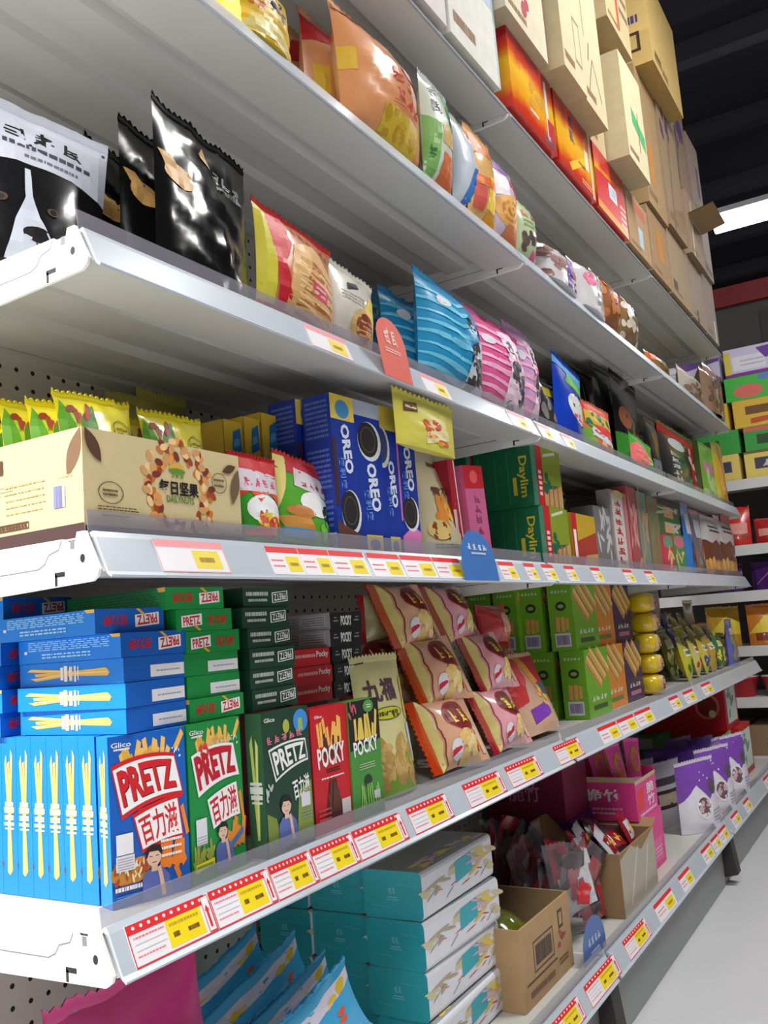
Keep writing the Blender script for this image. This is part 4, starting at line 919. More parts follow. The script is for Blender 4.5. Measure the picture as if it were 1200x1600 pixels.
# ---- yellow boxes behind the snack pouches
for i, (u1, u2, lab) in enumerate(((352, 384, 'yellow cookie box with a blue label, leftmost behind the snack pouches'), (385, 412, 'yellow cookie box with a blue label, middle of three behind the snack pouches'), (413, 441, 'yellow cookie box with a blue label beside the tall blue boxes'))):
    y1, y2, h = fit(3, -.11, u1, u2, [655, 651, 645][i])
    put('cookie_box', carton_mesh('cookie_box', y2-y1-.002, .05, h, card(226, 186, 50), [(P((.42,.74),(.96,.78),(.9,.96),(.5,.92)), ink(40,110,170)), (P((.5,.80),(.85,.83),(.8,.88),(.55,.86)), ink(90,160,200)), (E(.2,.62,.1,.12,12), ink(222,226,220)), (E(.2,.62,.05,.06,10), ink(90,110,120)), (scribble(.4,.3,.9,.62,3,4,.3), i_brown), (S(.0,0,.0,1,.04), ink(150,110,30))]), (-.11, (y1+y2)/2, Z4), 0, lab, 'box', 'yellow cookie boxes')
# ---- two kids snack pouches
k1 = [(P((0,.86),(1,.80),(1,1),(0,1)), ink(200,30,36)), (P((.0,.62),(1,.60),(1,.84),(0,.88)), ink(206,196,206)), (G(.52,.73,.7,.13,4,7), ink(206,60,90)), (P((0,.5),(.25,.62),(.4,.5),(.6,.64),(.85,.5),(1,.6),(1,.62),(0,.62)), ink(220,70,40)), (E(.5,.42,.34,.17,18), ink(226,230,232)), (E(.55,.3,.28,.09,16), ink(226,200,60)), (blobs(.35,.18,.8,.34,6,.1,.04,3,12), ink(206,70,60)), (R(.72,.05,1,.16), ink(60,160,214)), (R(.1,.14,.6,.2), ink(214,60,50))]
k2 = [(P((0,.84),(1,.72),(1,1),(0,1)), ink(196,40,50)), (P((0,.3),(.12,.6),(.2,1),(0,1)), ink(232,214,130)), (P((.24,.66),(.95,.58),(.95,.82),(.3,.9)), ink(214,206,210)), (G(.6,.72,.5,.12,4,8), ink(150,60,80)), (E(.55,.48,.26,.15,16), ink(232,232,232)), (E(.8,.42,.14,.1,14), ink(40,60,60)), (P((0,.28),(.4,.32),(.5,.1),(.1,.12)), ink(200,140,60)), (E(.3,.36,.2,.07,14), ink(190,120,60)), (R(.0,.05,.45,.16), ink(60,150,206)), (blobs(.6,.05,.95,.3,8,.06,.05,4), ink(120,200,60))]
sbag('kids_snack_pouch', 'green snack pouch with a red top edge beside the nut carton', 3, -.03, 362, 434, 702, .045, foil(60, 160, 50), k1, style='stand', seed=220, wr=.003, seal_mat=foil(196, 30, 36))
sbag('kids_snack_pouch', 'green snack pouch with a yellow side stripe leaning on the blue boxes', 3, -.035, 428, 512, 711, .045, foil(90, 170, 50), k2, style='stand', seed=222, wr=.003, roll=.12, lean=-.05, seal_mat=foil(206, 60, 50))
# ---- blue sandwich cookie boxes
m_ob = card(24, 52, 150); i_ow = ink(206, 214, 232); i_ck = ink(40, 36, 38); i_lb = ink(96, 140, 214)
o_side = [(scribble(.1,.72,.9,.97,8,3,.5), ink(92,116,190)), (scribble(.1,.4,.9,.66,8,5,.5), ink(92,116,190)), (scribble(.15,.16,.9,.34,5,8,.5), ink(92,116,190)), (R(.5,.02,.95,.13), ink(200,206,220)), (scribble(.52,.03,.93,.12,1,3,1), i_ck)]
def o_front(kind):
    it = []
    if kind == 0: it += [(R(0,.84,1,1), ink(222,196,80)), (E(.5,.91,.3,.06,14), ink(70,140,190)), (E(.62,.26,.42,.14,22), ink(214,214,220)), (E(.58,.27,.38,.125,22), i_ck), (RING(.58,.27,.28,.09,.08), ink(84,80,80)), (P((0,0),(1,0),(1,.12),(.5,.16),(0,.2)), ink(96,60,50)), (R(0,.3,.14,.72), ink(70,40,40))]
    elif kind == 1: it += [(R(0,.9,1,1), ink(176,184,200)), (E(.55,.74,.44,.13,22), ink(206,210,220)), (E(.5,.75,.38,.115,22), i_ck), (RING(.5,.75,.28,.085,.08), ink(84,80,80)), (R(.2,.02,.8,.13), ink(222,196,80)), (E(.5,.07,.2,.035,12), ink(40,70,140))]
    elif kind == 2: it += [(P((0,.84),(1,.84),(1,1),(0,1)), ink(222,196,80)), (E(.1,.72,.44,.14,22), ink(206,210,220)), (E(.02,.73,.4,.12,22), ink(60,70,110)), (R(.2,.02,.8,.13), ink(222,196,80)), (E(.5,.07,.2,.035,12), ink(40,70,140))]
    else: it += [(R(0,.25,.1,1), ink(206,110,170)), (P((0,0),(1,0),(1,.18),(.6,.22),(0,.14)), ink(216,120,180)), (E(.55,.3,.42,.12,22), ink(214,214,220)), (E(.5,.31,.38,.11,22), i_ck), (RING(.5,.31,.28,.08,.08), ink(84,80,80))]
    it += [(T('OREO', .62,[.62,.42,.46,.6][kind],.32/.34*.8,.32,rot=-pi/2,bold=.04,ar=.3) if 0 else T('OREO', .60,[.66,.44,.48,.62][kind],1.05,.11,rot=-pi/2+.12,bold=.045,ar=.3), i_ow), (T('奥利奥', .36,[.5,.32,.36,.5][kind],.7,.07,rot=-pi/2+.12,bold=.02,ar=.3), i_lb)]
    return it
ox = -.032
edges = [523, 559, 599, 624, 652]
labs = ['tall blue cookie box with a printed side beside the green snack pouch', 'tall blue cookie box with a big dark cookie near its top', 'tall blue cookie box with a yellow corner between two other blue boxes', 'tall blue cookie box with pink edges beside the cream pouch']
for i in range(4):
    y1, y2, h = fit(3, ox, edges[i], edges[i+1], [614, 624, 634, 646][i], zm=.09)
    me = carton_mesh('cookie_box', y2-y1-.003, .042, h, m_ob, o_front(i), o_side)
    put('cookie_box', me, (ox, (y1+y2)/2, Z4), -.06, labs[i], 'box', 'tall blue cookie boxes')
    put('cookie_box', me, (ox-.046, (y1+y2)/2-.006, Z4), -.04, ['tall blue cookie box with a printed side, behind the first of the upright row', 'tall blue cookie box behind the one with the big cookie', 'tall blue cookie box behind the one with the yellow corner', 'tall blue cookie box behind the pink edged one'][i], 'box', 'tall blue cookie boxes')
# ---- cream pouch and yellow pouch
c_art = [(P((.5,.9),(1,.78),(1,.55),(.7,.7)), ink(206,90,60)), (P((.55,.72),(.95,.6),(.98,.4),(.8,.45)), ink(222,120,70)), (R(.3,.86,.8,.9), i_brown), (T('雪花酥', .5,.62,.5,.09,bold=.02), i_brown), (blobs(.3,.34,.8,.52,10,.11,.05,3,12), ink(222,140,50)), (blobs(.3,.36,.7,.5,6,.09,.04,6,12), ink(236,190,90)), (E(.26,.26,.17,.09,16), ink(226,200,120)), (blobs(.14,.2,.4,.32,8,.03,.018,5), ink(150,60,40)), (scribble(.15,.09,.75,.14,2,5,.4), ink(90,70,60))]
sbag('cookie_pouch', 'cream pouch with pictured orange pastries beside the blue boxes', 3, -.035, 655, 722, 690, .055, film(206, 196, 160), c_art, style='stand', seed=230, wr=.004, lean=-.05)
ya_art = [(P((.12,.66),(.34,.72),(.36,.92),(.14,.86)), i_brown), (scribble(.16,.74,.32,.82,1,3,.6), i_cream), (P((.4,.1),(.85,.3),(.8,.7),(.5,.6)), ink(222,206,150)), (blobs(.42,.2,.75,.6,6,.05,.09,5,10), ink(196,80,50)), (blobs(.42,.15,.7,.5,4,.04,.07,8,10), ink(222,150,60))]
ya1, ya2 = Yu(618, -.008, .975), Yu(712, -.008, .975)
bag('hanging_pouch', 'yellow pouch hanging under the third shelf edge above the cream pouch', 'bag', (-.012, (ya1+ya2)/2, ZB[2]-.077), ya2-ya1, .0765, .018, film(206, 198, 84), ya_art, style='stand', seed=232, wr=.003, crimp=.1)
# ---- slim pink boxes, tilted
for i, (u1, u2, vt, mt, art, lab) in enumerate(((712, 724, 722, card(170, 30, 50), [(S(.8,1,.9,0,.12), ink(232,226,230)), (R(0,0,.4,.5), ink(214,190,180))], 'slim dark red box with a white stripe right of the cream pouch'),
                                             (735, 766, 728, card(196, 96, 140), [(R(0,.76,1,1), ink(186,30,44)), (E(.5,.88,.2,.07,14), ink(220,90,90)), (G(.55,.38,.4,.66,6,9,vert=True), ink(140,60,100))], 'slim pink box with a red top leaning on the green boxes'))):
    y1, y2, h = fit(3, -.035, u1, u2, vt)
    put('stick_box', carton_mesh('stick_box', y2-y1-.002, .03, h, mt, art), (-.04, (y1+y2)/2+.008, Z4+.004), 0, lab, 'box', None, ry=-.10)
# ---- green wafer boxes in two tiers
m_gd = card(22, 104, 70)
gx = -.036
ga, gb = Yu(852, gx, Z4+.06), Yu(890, gx, Z4+.06); gh = (Zv(694, gx, ga)-Z4)/2
g_front = [(R(0,0,.24,1), ink(196,30,40)), (scribble(.06,.15,.18,.6,5,3,.6) , i_white), (P((.24,.35),(1,.4),(1,1),(.24,1)), ink(132,150,40)), (P((.24,0),(1,0),(1,.42),(.6,.3),(.24,.38)), ink(196,156,100)), (S(.4,0,.45,.4,.06)+S(.6,0,.62,.36,.06)+S(.8,0,.8,.4,.06), ink(160,112,66)), (blobs(.3,.3,.6,.5,3,.1,.09,3), m_gd), (S(.3,.85,.8,.95,.05), ink(206,210,180))]
g_left = [(T('Daylim', .78,.5,.62,.18,rot=-pi/2,bold=.02,ar=1.1), ink(214,196,50)), (S(.08,.1,.08,.9,.02)+S(.55,.05,.55,.95,.012)+S(.35,.1,.35,.9,.012), ink(60,140,100)), (R(.93,0,1,1), ink(90,160,130)), (R(.62,.2,.68,.5), ink(214,196,50))]
gme = carton_mesh('wafer_box', gb-ga-.002, .125, gh, m_gd, g_front, g_left)
for tier in range(2):
    for j in range(2):
        put('wafer_box', gme, (gx-.004*tier-.1275*j, (ga+gb)/2-.004*tier-.006*j, Z4+tier*(gh+.0005)), 0, f'dark green wafer box with yellow lettering, {["front","rear"][j]} one of the {["lower","upper"][tier]} tier', 'box', 'dark green wafer boxes')
y1, y2, h = fit(3, -.04, 893, 931, 801)
put('wafer_box', carton_mesh('wafer_box', y2-y1-.004, .12, h, card(196, 160, 40), [(R(0,0,.2,1), ink(196,30,40)), (P((.2,0),(1,0),(1,.7),(.2,.5)), ink(170,60,44)), (P((.3,0),(1,0),(1,.3),(.5,.25)), ink(206,160,110)), (R(.05,.2,.15,.7), i_white)]), (-.04, (y1+y2)/2, Z4), 0, 'yellow and red wafer box right of the dark green ones', 'box')
# ---- the crowded far part of the fourth level
sp = [(930, 958, 790, -.05, .05, (122, 120, 120), (196, 194, 194), 'grey mottled slim box right of the yellow and red box'),
      (958, 985, 765, -.045, .03, (150, 140, 138), (176, 36, 44), 'slim white box with red stacked lettering'),
      (986, 1000, 760, -.045, .05, (170, 80, 84), (206, 150, 140), 'slim dusty red box beside the stacked lettering'),
      (1001, 1016, 768, -.05, .05, (120, 140, 124), (190, 150, 120), 'slim grey green box in the row of slim boxes'),
      (1017, 1034, 776, -.05, .05, (146, 116, 84), (120, 140, 100), 'slim brown box at the right end of the slim row')]
for i, (u1, u2, vt, x, d, c, c2, lab) in enumerate(sp):
    y1, y2, h = fit(3, x, u1, u2, vt)
    art = [(blobs(.1,.05,.9,.95,14,.18,.05,i,7), ink(*c2))] if i != 1 else [(G(.42,.5,.5,.84,7,3,vert=True), ink(*c2)), (E(.5,.96,.3,.05,12), ink(214,190,130)), (R(.8,0,1,1), ink(206,120,120)), (R(.1,.04,.74,.96), ink(206,198,192))][::-1]
    put('stick_box', carton_mesh('stick_box', y2-y1-.003, d, h, card(*c), art), (x, (y1+y2)/2, Z4), 0, lab, 'box', 'slim upright boxes')
y1, y2, h = fit(3, -.12, 893, 935, 790)
put('snack_box', carton_mesh('snack_box', y2-y1-.004, .1, h, card(40, 38, 40)), (-.17, (y1+y2)/2, Z4), 0, 'black box behind the yellow and red wafer box', 'box')
bag('snack_pouch', 'white and grey pouch lying on the black box', 'bag', (-.18, (y1+y2)/2-.03, Z4+h+.002), .13, .055, .06, film(196, 198, 204), [(P((.1,.3),(.6,.45),(.6,.6),(.1,.5)), i_black)], style='pillow', seed=240, wr=.005)
kinds = [(1036, 1052, (206, 60, 90), (120, 150, 120)), (1053, 1070, (70, 150, 80), (206, 120, 130))]
for i, (u1, u2, c, c2) in enumerate(kinds):
    y1, y2, h = fit(3, -.045, u1, u2, 835)
    put('stick_box', carton_mesh('stick_box', y2-y1-.003, .08, h, card(*c), [(E(.5,.82,.5,.16,16), ink(*c2)), (blobs(.2,.1,.8,.6,5,.2,.06,i), ink(226,190,120))]), (-.045, (y1+y2)/2, Z4), 0, ['pink upright box under the small flat green boxes', 'green upright box under the small flat green boxes'][i], 'box')
    if i == 0: yy1, hh = y1, h
for j in range(2):
    put('snack_box', carton_mesh('snack_box', y2-yy1-.01, .08, .042, card(60, 120, 66), [(R(.25,.2,.7,.9), ink(226,170,120)), (blobs(.1,.1,.9,.9,6,.08,.2,j), ink(206,196,180))]), (-.05, (yy1+y2)/2, Z4+hh+.0005+.0425*j), 0, f'small flat green box with an orange picture, {["lower","upper"][j]} of two', 'box', 'small flat green boxes')
for i, (u1, u2, vt, c, c2, lab) in enumerate(((1072, 1083, 785, (60, 120, 190), (60, 70, 110), 'narrow blue pouch beside the small flat green boxes'), (1084, 1100, 795, (110, 112, 126), (150, 100, 60), 'grey pouch with brown snacks left of the white and brown bags'))):
    sbag('snack_pouch', lab, 3, -.03, u1, u2, vt, .035, foil(*c), [(blobs(.1,.05,.9,.4,6,.2,.07,i), ink(*c2)), (R(.2,.6,.8,.9), ink(190,190,200))], style='stand', seed=245+i, wr=.004, nu=8, nv=10)
b_art = [(P((0,.26),(1,.26),(1,.62),(.75,.56),(.5,.64),(.25,.56),(0,.62)), ink(110,60,36)), (P((0,0),(1,0),(1,.28),(0,.28)), ink(196,140,70)), (blobs(.05,.02,.95,.27,16,.09,.05,3,8), ink(222,170,100)), (scribble(.2,.75,.8,.9,2,3,.5), ink(70,66,70))]
for i, (u1, u2, lab) in enumerate(((1101, 1125, 'white and brown nut bag, left of two near the far end of the fourth shelf'), (1126, 1150, 'white and brown nut bag, right of two near the far end of the fourth shelf'))):
    sbag('nut_bag', lab, 3, -.026, u1, u2, 803+3*i, .04, film(196, 192, 190), b_art, style='block', seed=250+i, wr=.003)
sbag('snack_pouch', 'red and white pouch at the far end of the fourth shelf', 3, -.026, 1151, 1163, 810, .03, film(206, 90, 80), [(R(.1,.3,.9,.6), ink(210,206,200)), (R(.2,.66,.8,.9), ink(120,160,120))], style='stand', seed=255, wr=.004, roll=-.1)
# ================================================================ third level: dog treat pouches, crackers, puffed snacks
m_dk = M((14, 14, 15), .2, .35, nz=.05, scale=40); i_tan = ink(196, 152, 88); i_tan2 = ink(214, 176, 116)
# white topped bag with a printed black and white dog
dog = [(P((0,.62),(.3,.66),(.7,.66),(1,.60),(1,1),(0,1)), ink(206,210,222)), (G(.5,.88,.62,.11,3,11), i_black), (scribble(.2,.76,.85,.81,1,3,.6), ink(70,74,86)), (scribble(.35,.70,.75,.735,1,5,.6), ink(110,114,124)),
       (P((.35,.62),(.36,.42),(.30,.26),(.25,.0),(.64,.0),(.57,.16),(.46,.30),(.41,.44),(.39,.62)), ink(206,212,226)),
       (E(.45,.19,.10,.05,16), ink(24,22,24)), (S(.45,.15,.47,.04,.012), ink(60,56,60)), (E(.20,.38,.045,.026,12), ink(90,62,44)), (E(.20,.38,.025,.02,10), i_black), (E(.555,.37,.045,.026,12), ink(90,66,50)), (E(.555,.37,.025,.018,10), i_black), (sum([S(.6+.04*j,.1+.03*(j%3),.66+.04*j,.2+.03*(j%4),.006) for j in range(8)],[]), ink(48,46,48))]
bag('pet_food_bag', 'black bag with a white top and a printed dog at the shelf end', 'bag', (-.135, .048, ZT[2]), .135, .165, .05, foil(24, 23, 25), dog, style='stand', seed=260, wr=.003, rz=-.25, roll=.1, seal_mat=film(206, 210, 222), zig=False)
pet = [(E(.20,.60,.135,.08,22), i_tan), (P((.02,.71),(.12,.715),(.2,.66),(.1,.59)), i_tan), (P((.42,.86),(.54,.82),(.46,.92)), i_tan), (G(.72,.78,.36,.09,3,5,-.1), ink(120,126,124)), (scribble(.6,.70,.9,.74,1,4,.6), ink(96,100,100))]
for i, (x, u, h, lab) in enumerate(((-.062, 246, .196, 'large glossy black pouch with a tan tag, frontmost of the four'), (-.112, 191, .192, 'glossy black pouch with a tan tag, second from the front'), (-.160, 136, .188, 'glossy black pouch with a tan tag, third from the front'), (-.208, 103, .15, 'low black pouch half hidden behind the white topped dog bag'))):
    y1 = Yu(u, x+.03, ZT[2]+.15)
    bag('pet_treat_pouch', lab, 'pouch', (x+.012, y1+.078, ZT[2]), .152, h, .04, m_dk, pet, style='stand', seed=262+i, wr=.0095, roll=.10, rz=.06, lean=-.06, group='glossy black pouches', nu=18, nv=22)
# crackers
cra = [(P((0,0),(.16,0),(.14,.5),(.10,1),(0,1)), ink(206,196,60)), (P((.08,1),(.24,1),(.3,.72),(.22,.5),(.32,.24),(.30,.1),(.2,.06),(.14,.5)), ink(196,30,40)), (P((.26,.12),(.9,.06),(.96,.6),(.6,.86),(.32,.74),(.28,.5)), ink(216,170,110)),
       (sum([S(.34+.02*j, .14+.055*j, .88, .10+.055*j+.03*((j*7) % 3), .03) for j in range(10)], []), ink(170,104,54)), (sum([S(.36, .18+.06*j, .8, .22+.06*j-.05*((j*5) % 3), .022) for j in range(8)], []), ink(232,196,140)), (R(.52,.34,.76,.47), ink(214,70,90)), (scribble(.55,.36,.73,.45,2,4,.5), ink(240,200,200)),
       (G(.6,.87,.56,.07,6,5,-.05), ink(200,40,60)), (P((.0,0),(1,0),(1,.07),(.1,.12),(0,.12)), ink(196,40,50))]
sbag('cracker_bag', 'red and yellow bag of cracker sticks beside the large black pouch', 2, -.035, 400, 522, 312, .05, foil(196, 130, 80), cra, style='pillow', seed=270, wr=.004, roll=.10, lean=-.05, ut=396, seal_mat=foil(190, 40, 44), nu=16, nv=20)
whi = [(P((.3,.72),(.5,.78),(.5,.84),(.3,.8)), i_black), (scribble(.2,.58,.6,.7,3,4,.4), ink(150,150,150)), (P((.45,.3),(.8,.3),(1,.5),(1,.8),(.75,.78),(.5,.5)), ink(226,196,50)), (E(.62,.36,.28,.2,20), ink(222,190,120)), (E(.64,.36,.22,.155,20), ink(150,70,40)), (sum([S(.5,.26+.05*j,.8,.3+.05*j,.02) for j in range(4)], []), ink(222,170,120)), (P((0,0),(1,0),(1,.08),(0,.2)), ink(190,190,180)), (P((.5,0),(1,0),(1,.1),(.6,.1)), ink(96,80,76))]
sbag('cracker_bag', 'white bag with a yellow picture between the cracker sticks and the coral card', 2, -.045, 500, 580, 395, .045, foil(216, 212, 200), whi, style='pillow', seed=272, wr=.004, roll=.10, ut=490, seal_mat=foil(222, 220, 206))
# puffed snacks
def puff_art(c1, c2, dark):
    it = []
    for j in range(9):
        w = .02+.01*((j*5) % 3); y = .02+.1*j; it += [(P((0,y+.05),(.2,y+.02),(.42,y-.03*(1-j/9)),(.6,y-.07+.02*j),(.6,y-.06+.02*j+w*.4),(.4,y+w),(.2,y+.03+w),(0,y+.05+w*.6)), c1)]
    it += [(P((.52,.1),(.95,.05),(1,.6),(.8,.62),(.6,.5)), c2), (blobs(.6,.1,.92,.5,10,.09,.07,3,10), dark), (blobs(.64,.14,.9,.46,8,.05,.04,6,8), ink(150,146,146)), (E(.22,.8,.08,.05,12), ink(214,214,224)), (G(.68,.74,.4,.2,2,6), dark)]
    return it
bl = puff_art(ink(112,200,230), ink(206,214,226), ink(64,60,64)); m_bl = film(40, 146, 196)
pk = puff_art(ink(244,176,206), ink(236,220,230), ink(70,60,66))[:9]+[(P((.42,.08),(.98,.04),(1,.94),(.36,.90),(.44,.5)), ink(238,214,230)), (blobs(.52,.1,.95,.58,9,.09,.08,3,12), ink(84,78,84)), (blobs(.5,.1,.95,.58,12,.035,.03,6,8), ink(150,140,148)), (G(.66,.76,.5,.22,2,6), ink(60,52,60)), (blobs(.5,.6,.95,.68,6,.04,.03,8), ink(232,120,170)), (E(.2,.74,.08,.05,12), ink(220,214,226))]; m_pk2 = film(222, 92, 150)
P3 = [('blue puffed snack bag with wavy stripes, frontmost of three beside the coral card', -.03, 655, 752, 427, m_bl, bl, 280, .08), ('blue puffed snack bag with wavy stripes, middle of three', -.085, 603, 680, 445, m_bl, bl, 281, .02), ('blue puffed snack bag, rearmost of three behind the coral card', -.15, 572, 655, 436, m_bl, bl, 282, .0),
      ('pink puffed snack bag in front beside the blue ones', -.03, 735, 818, 478, m_pk2, pk, 284, .03), ('lilac puffed snack bag overlapping behind the right of the pink one', -.055, 800, 838, 500, film(206, 160, 206), pk, 285, .0), ('deep pink puffed snack bag behind between the blue and pink ones', -.13, 715, 800, 462, film(196, 60, 120), pk, 286, .0)]
for lab, x, u1, u2, vt, mt, art, sd, rl in P3:
    sbag('puffed_snack_bag', lab, 2, x, u1, u2, vt, .075, mt, art, style='pillow', seed=sd, wr=.008, roll=rl, seal_mat=(film(196, 60, 120) if mt is m_pk2 else mt), nu=16, nv=20)
# mixed pouches further along
mixed = [(842, 876, 585, -.05, (52,50,52), [(blobs(.1,.1,.9,.6,10,.12,.07,3), ink(120,116,112)), (R(.2,.75,.7,.9), ink(150,140,40))], 'dark grey pouch right of the lilac bag', .0),
         (866, 908, 560, -.035, (20,60,180), [(P((.3,.75),(1,.7),(1,.95),(.5,1)), ink(90,170,60)), (E(.6,.45,.32,.2,18), ink(206,206,200)), (R(.4,.28,.9,.34), ink(206,80,90)), (P((0,.9),(1,.88),(1,1),(0,1)), ink(60,150,220))], 'bright blue snack pouch leaning between dark pouches', .16),
         (912, 955, 622, -.03, (206,120,70), [(P((0,.86),(1,.86),(1,1),(0,1)), ink(206,40,40)), (P((.05,.6),(.95,.6),(.95,.86),(.05,.86)), ink(206,170,50)), (blobs(.1,.62,.9,.84,5,.09,.08,3), ink(40,110,60)), (E(.6,.5,.4,.12,16), ink(206,40,44)), (P((.2,.55),(.9,.3),(.8,.2),(.1,.4)), ink(196,216,226)), (blobs(.3,.04,.95,.3,10,.09,.05,5), ink(222,160,100)), (P((0,0),(.3,0),(.15,.5),(0,.5)), ink(110,160,60))], 'short red, yellow and green snack pouch before the black pouches', .0),
         (905, 938, 565, -.13, (24,24,26), [(S(.4,.2,.42,.9,.03), ink(70,70,74))], 'tall black pouch behind the short red and yellow one', .0),
         (940, 975, 565, -.10, (26,25,27), [(S(.5,.2,.5,.9,.03), ink(60,60,64))], 'tall black pouch behind, second from the left', .0),
         (966, 1004, 580, -.075, (28,26,28), [(P((.0,0),(.55,0),(.5,.42),(0,.42)), ink(60,140,50)), (E(.3,.6,.2,.12,14), ink(150,90,60)), (P((.6,.3),(.9,.2),(.9,.4),(.65,.5)), ink(190,40,50))], 'tall black pouch with a green lower corner', .04),
         (985, 1018, 682, -.026, (80,176,50), [(E(.25,.4,.3,.4,16), ink(226,110,110)), (scribble(.5,.2,.9,.5,2,3,.5), ink(200,226,150))], 'short bright green pouch with a pink print at the shelf edge', .08),
         (1012, 1034, 650, -.06, (30,28,30), [(R(.2,.05,.8,.4), ink(110,112,120))], 'small black pouch between the green one and the red box', .0),
         (1035, 1090, 655, -.05, (40,36,38), [(P((0,.88),(1,.86),(1,1),(0,1)), ink(186,26,36)), (E(.4,.78,.22,.09,16), ink(200,204,206)), (G(.3,.36,.26,.6,6,4,vert=True), ink(190,190,190)), (P((.72,0),(1,0),(1,.9),(.72,.9)), ink(186,40,44)), (blobs(.74,.1,.98,.8,6,.07,.05,3), ink(220,200,200)), (leaf(.4,.05,.7,.3,.12), ink(60,130,50))], 'black and red pouch with a pale round mark near the far end', .0),
         (1098, 1118, 690, -.026, (120,176,60), [(R(.1,.5,.9,.7), ink(190,120,150)), (blobs(.1,.05,.9,.45,5,.2,.1,3), ink(170,206,130))], 'green slim pouch right of the black and red one', .0),
         (1119, 1134, 692, -.026, (214,190,40), [(R(.2,.2,.8,.8), ink(222,170,50))], 'yellow slim pouch near the far end of the third shelf', .0),
         (1135, 1147, 698, -.026, (190,176,90), [(S(.5,0,.5,1,.3), ink(196,120,70))], 'olive slim pouch last at the far end of the third shelf', .0)]
for i, (u1, u2, vt, x, c, art, lab, rl) in enumerate(mixed):
    sbag('snack_pouch', lab, 2, x, u1, u2, vt, .045 if u2-u1 > 24 else .03, foil(*c), art, style='stand', seed=290+i, wr=.005, roll=rl, nu=10, nv=12)
y1, y2, h = fit(2, -.12, 1085, 1118, 672)
put('snack_box', carton_mesh('snack_box', max(.05, y2-y1), .1, h, card(60, 84, 34), [], [], top_mat=card(190, 50, 40)), (-.14, (y1+y2)/2, ZT[2]), 0, 'dark green box with a red top behind the slim pouches', 'box')
# ================================================================ second level: rice crackers, breads
cl2 = clear('bag_film', (226, 220, 214), .5, .1)
ric = [(P((0,.45),(.1,.47),(.1,.66),(0,.64)), ink(214,170,50)), (R(.32,.05,.8,.3), ink(206,176,50)), (blobs(.34,.07,.78,.28,14,.05,.03,3), ink(190,150,40)), (G(.55,.6,.34,.16,2,5,-.05), ink(190,50,44)), (G(.62,.44,.4,.14,3,6,-.05), ink(190,50,44)), (E(.74,.79,.16,.08,18), ink(190,50,60)), (E(.74,.79,.13,.06,18), ink(216,160,170)), (scribble(.4,.33,.8,.37,2,4,.4), ink(200,110,80)), (R(.02,.96,.98,1), ink(206,120,76))]
m_rice = foil(216, 148, 98)
sbag('rice_cracker_bag', 'big orange clear bag of rice crackers with red lettering on the second shelf', 1, .004, 536, 660, -10, .085, m_rice, ric, style='pillow', seed=300, wr=.007, lean=-.04, ut=535, nu=16, nv=20)
sbag('rice_cracker_bag', 'orange rice cracker bag with a red top directly left of the big one', 1, -.07, 482, 560, 10, .07, m_rice, [(P((0,.8),(.6,.86),(.5,1),(0,1)), ink(190,26,30)), (R(.05,.4,.22,.62), ink(214,176,50))], style='pillow', seed=302, wr=.008)
sbag('rice_cracker_bag', 'orange rice cracker bag with a red corner, farthest left of the three', 1, -.13, 440, 520, 15, .07, m_rice, [(P((0,.7),(.9,.84),(.9,1),(.2,.9)), ink(190,26,30))], style='pillow', seed=304, wr=.008)
ye = [(R(0,0,1,1), ink(216,176,50)), (T('片', .62,.62,.4,.26,bold=.04), ink(40,44,80)), (E(.25,.6,.2,.2,16), ink(190,110,50)), (scribble(.1,.5,.4,.7,3,3,.4), ink(206,170,60)), (P((.05,.05),(.9,.05),(.7,.35),(.2,.3)), ink(206,190,110)), (R(.92,0,1,1), ink(70,60,40))]
sbag('chips_bag', 'yellow chips bag with a dark character at the top left of the picture', 1, -.01, 350, 440, -60, .06, foil(214, 178, 50), ye, style='block', seed=306, wr=.004)
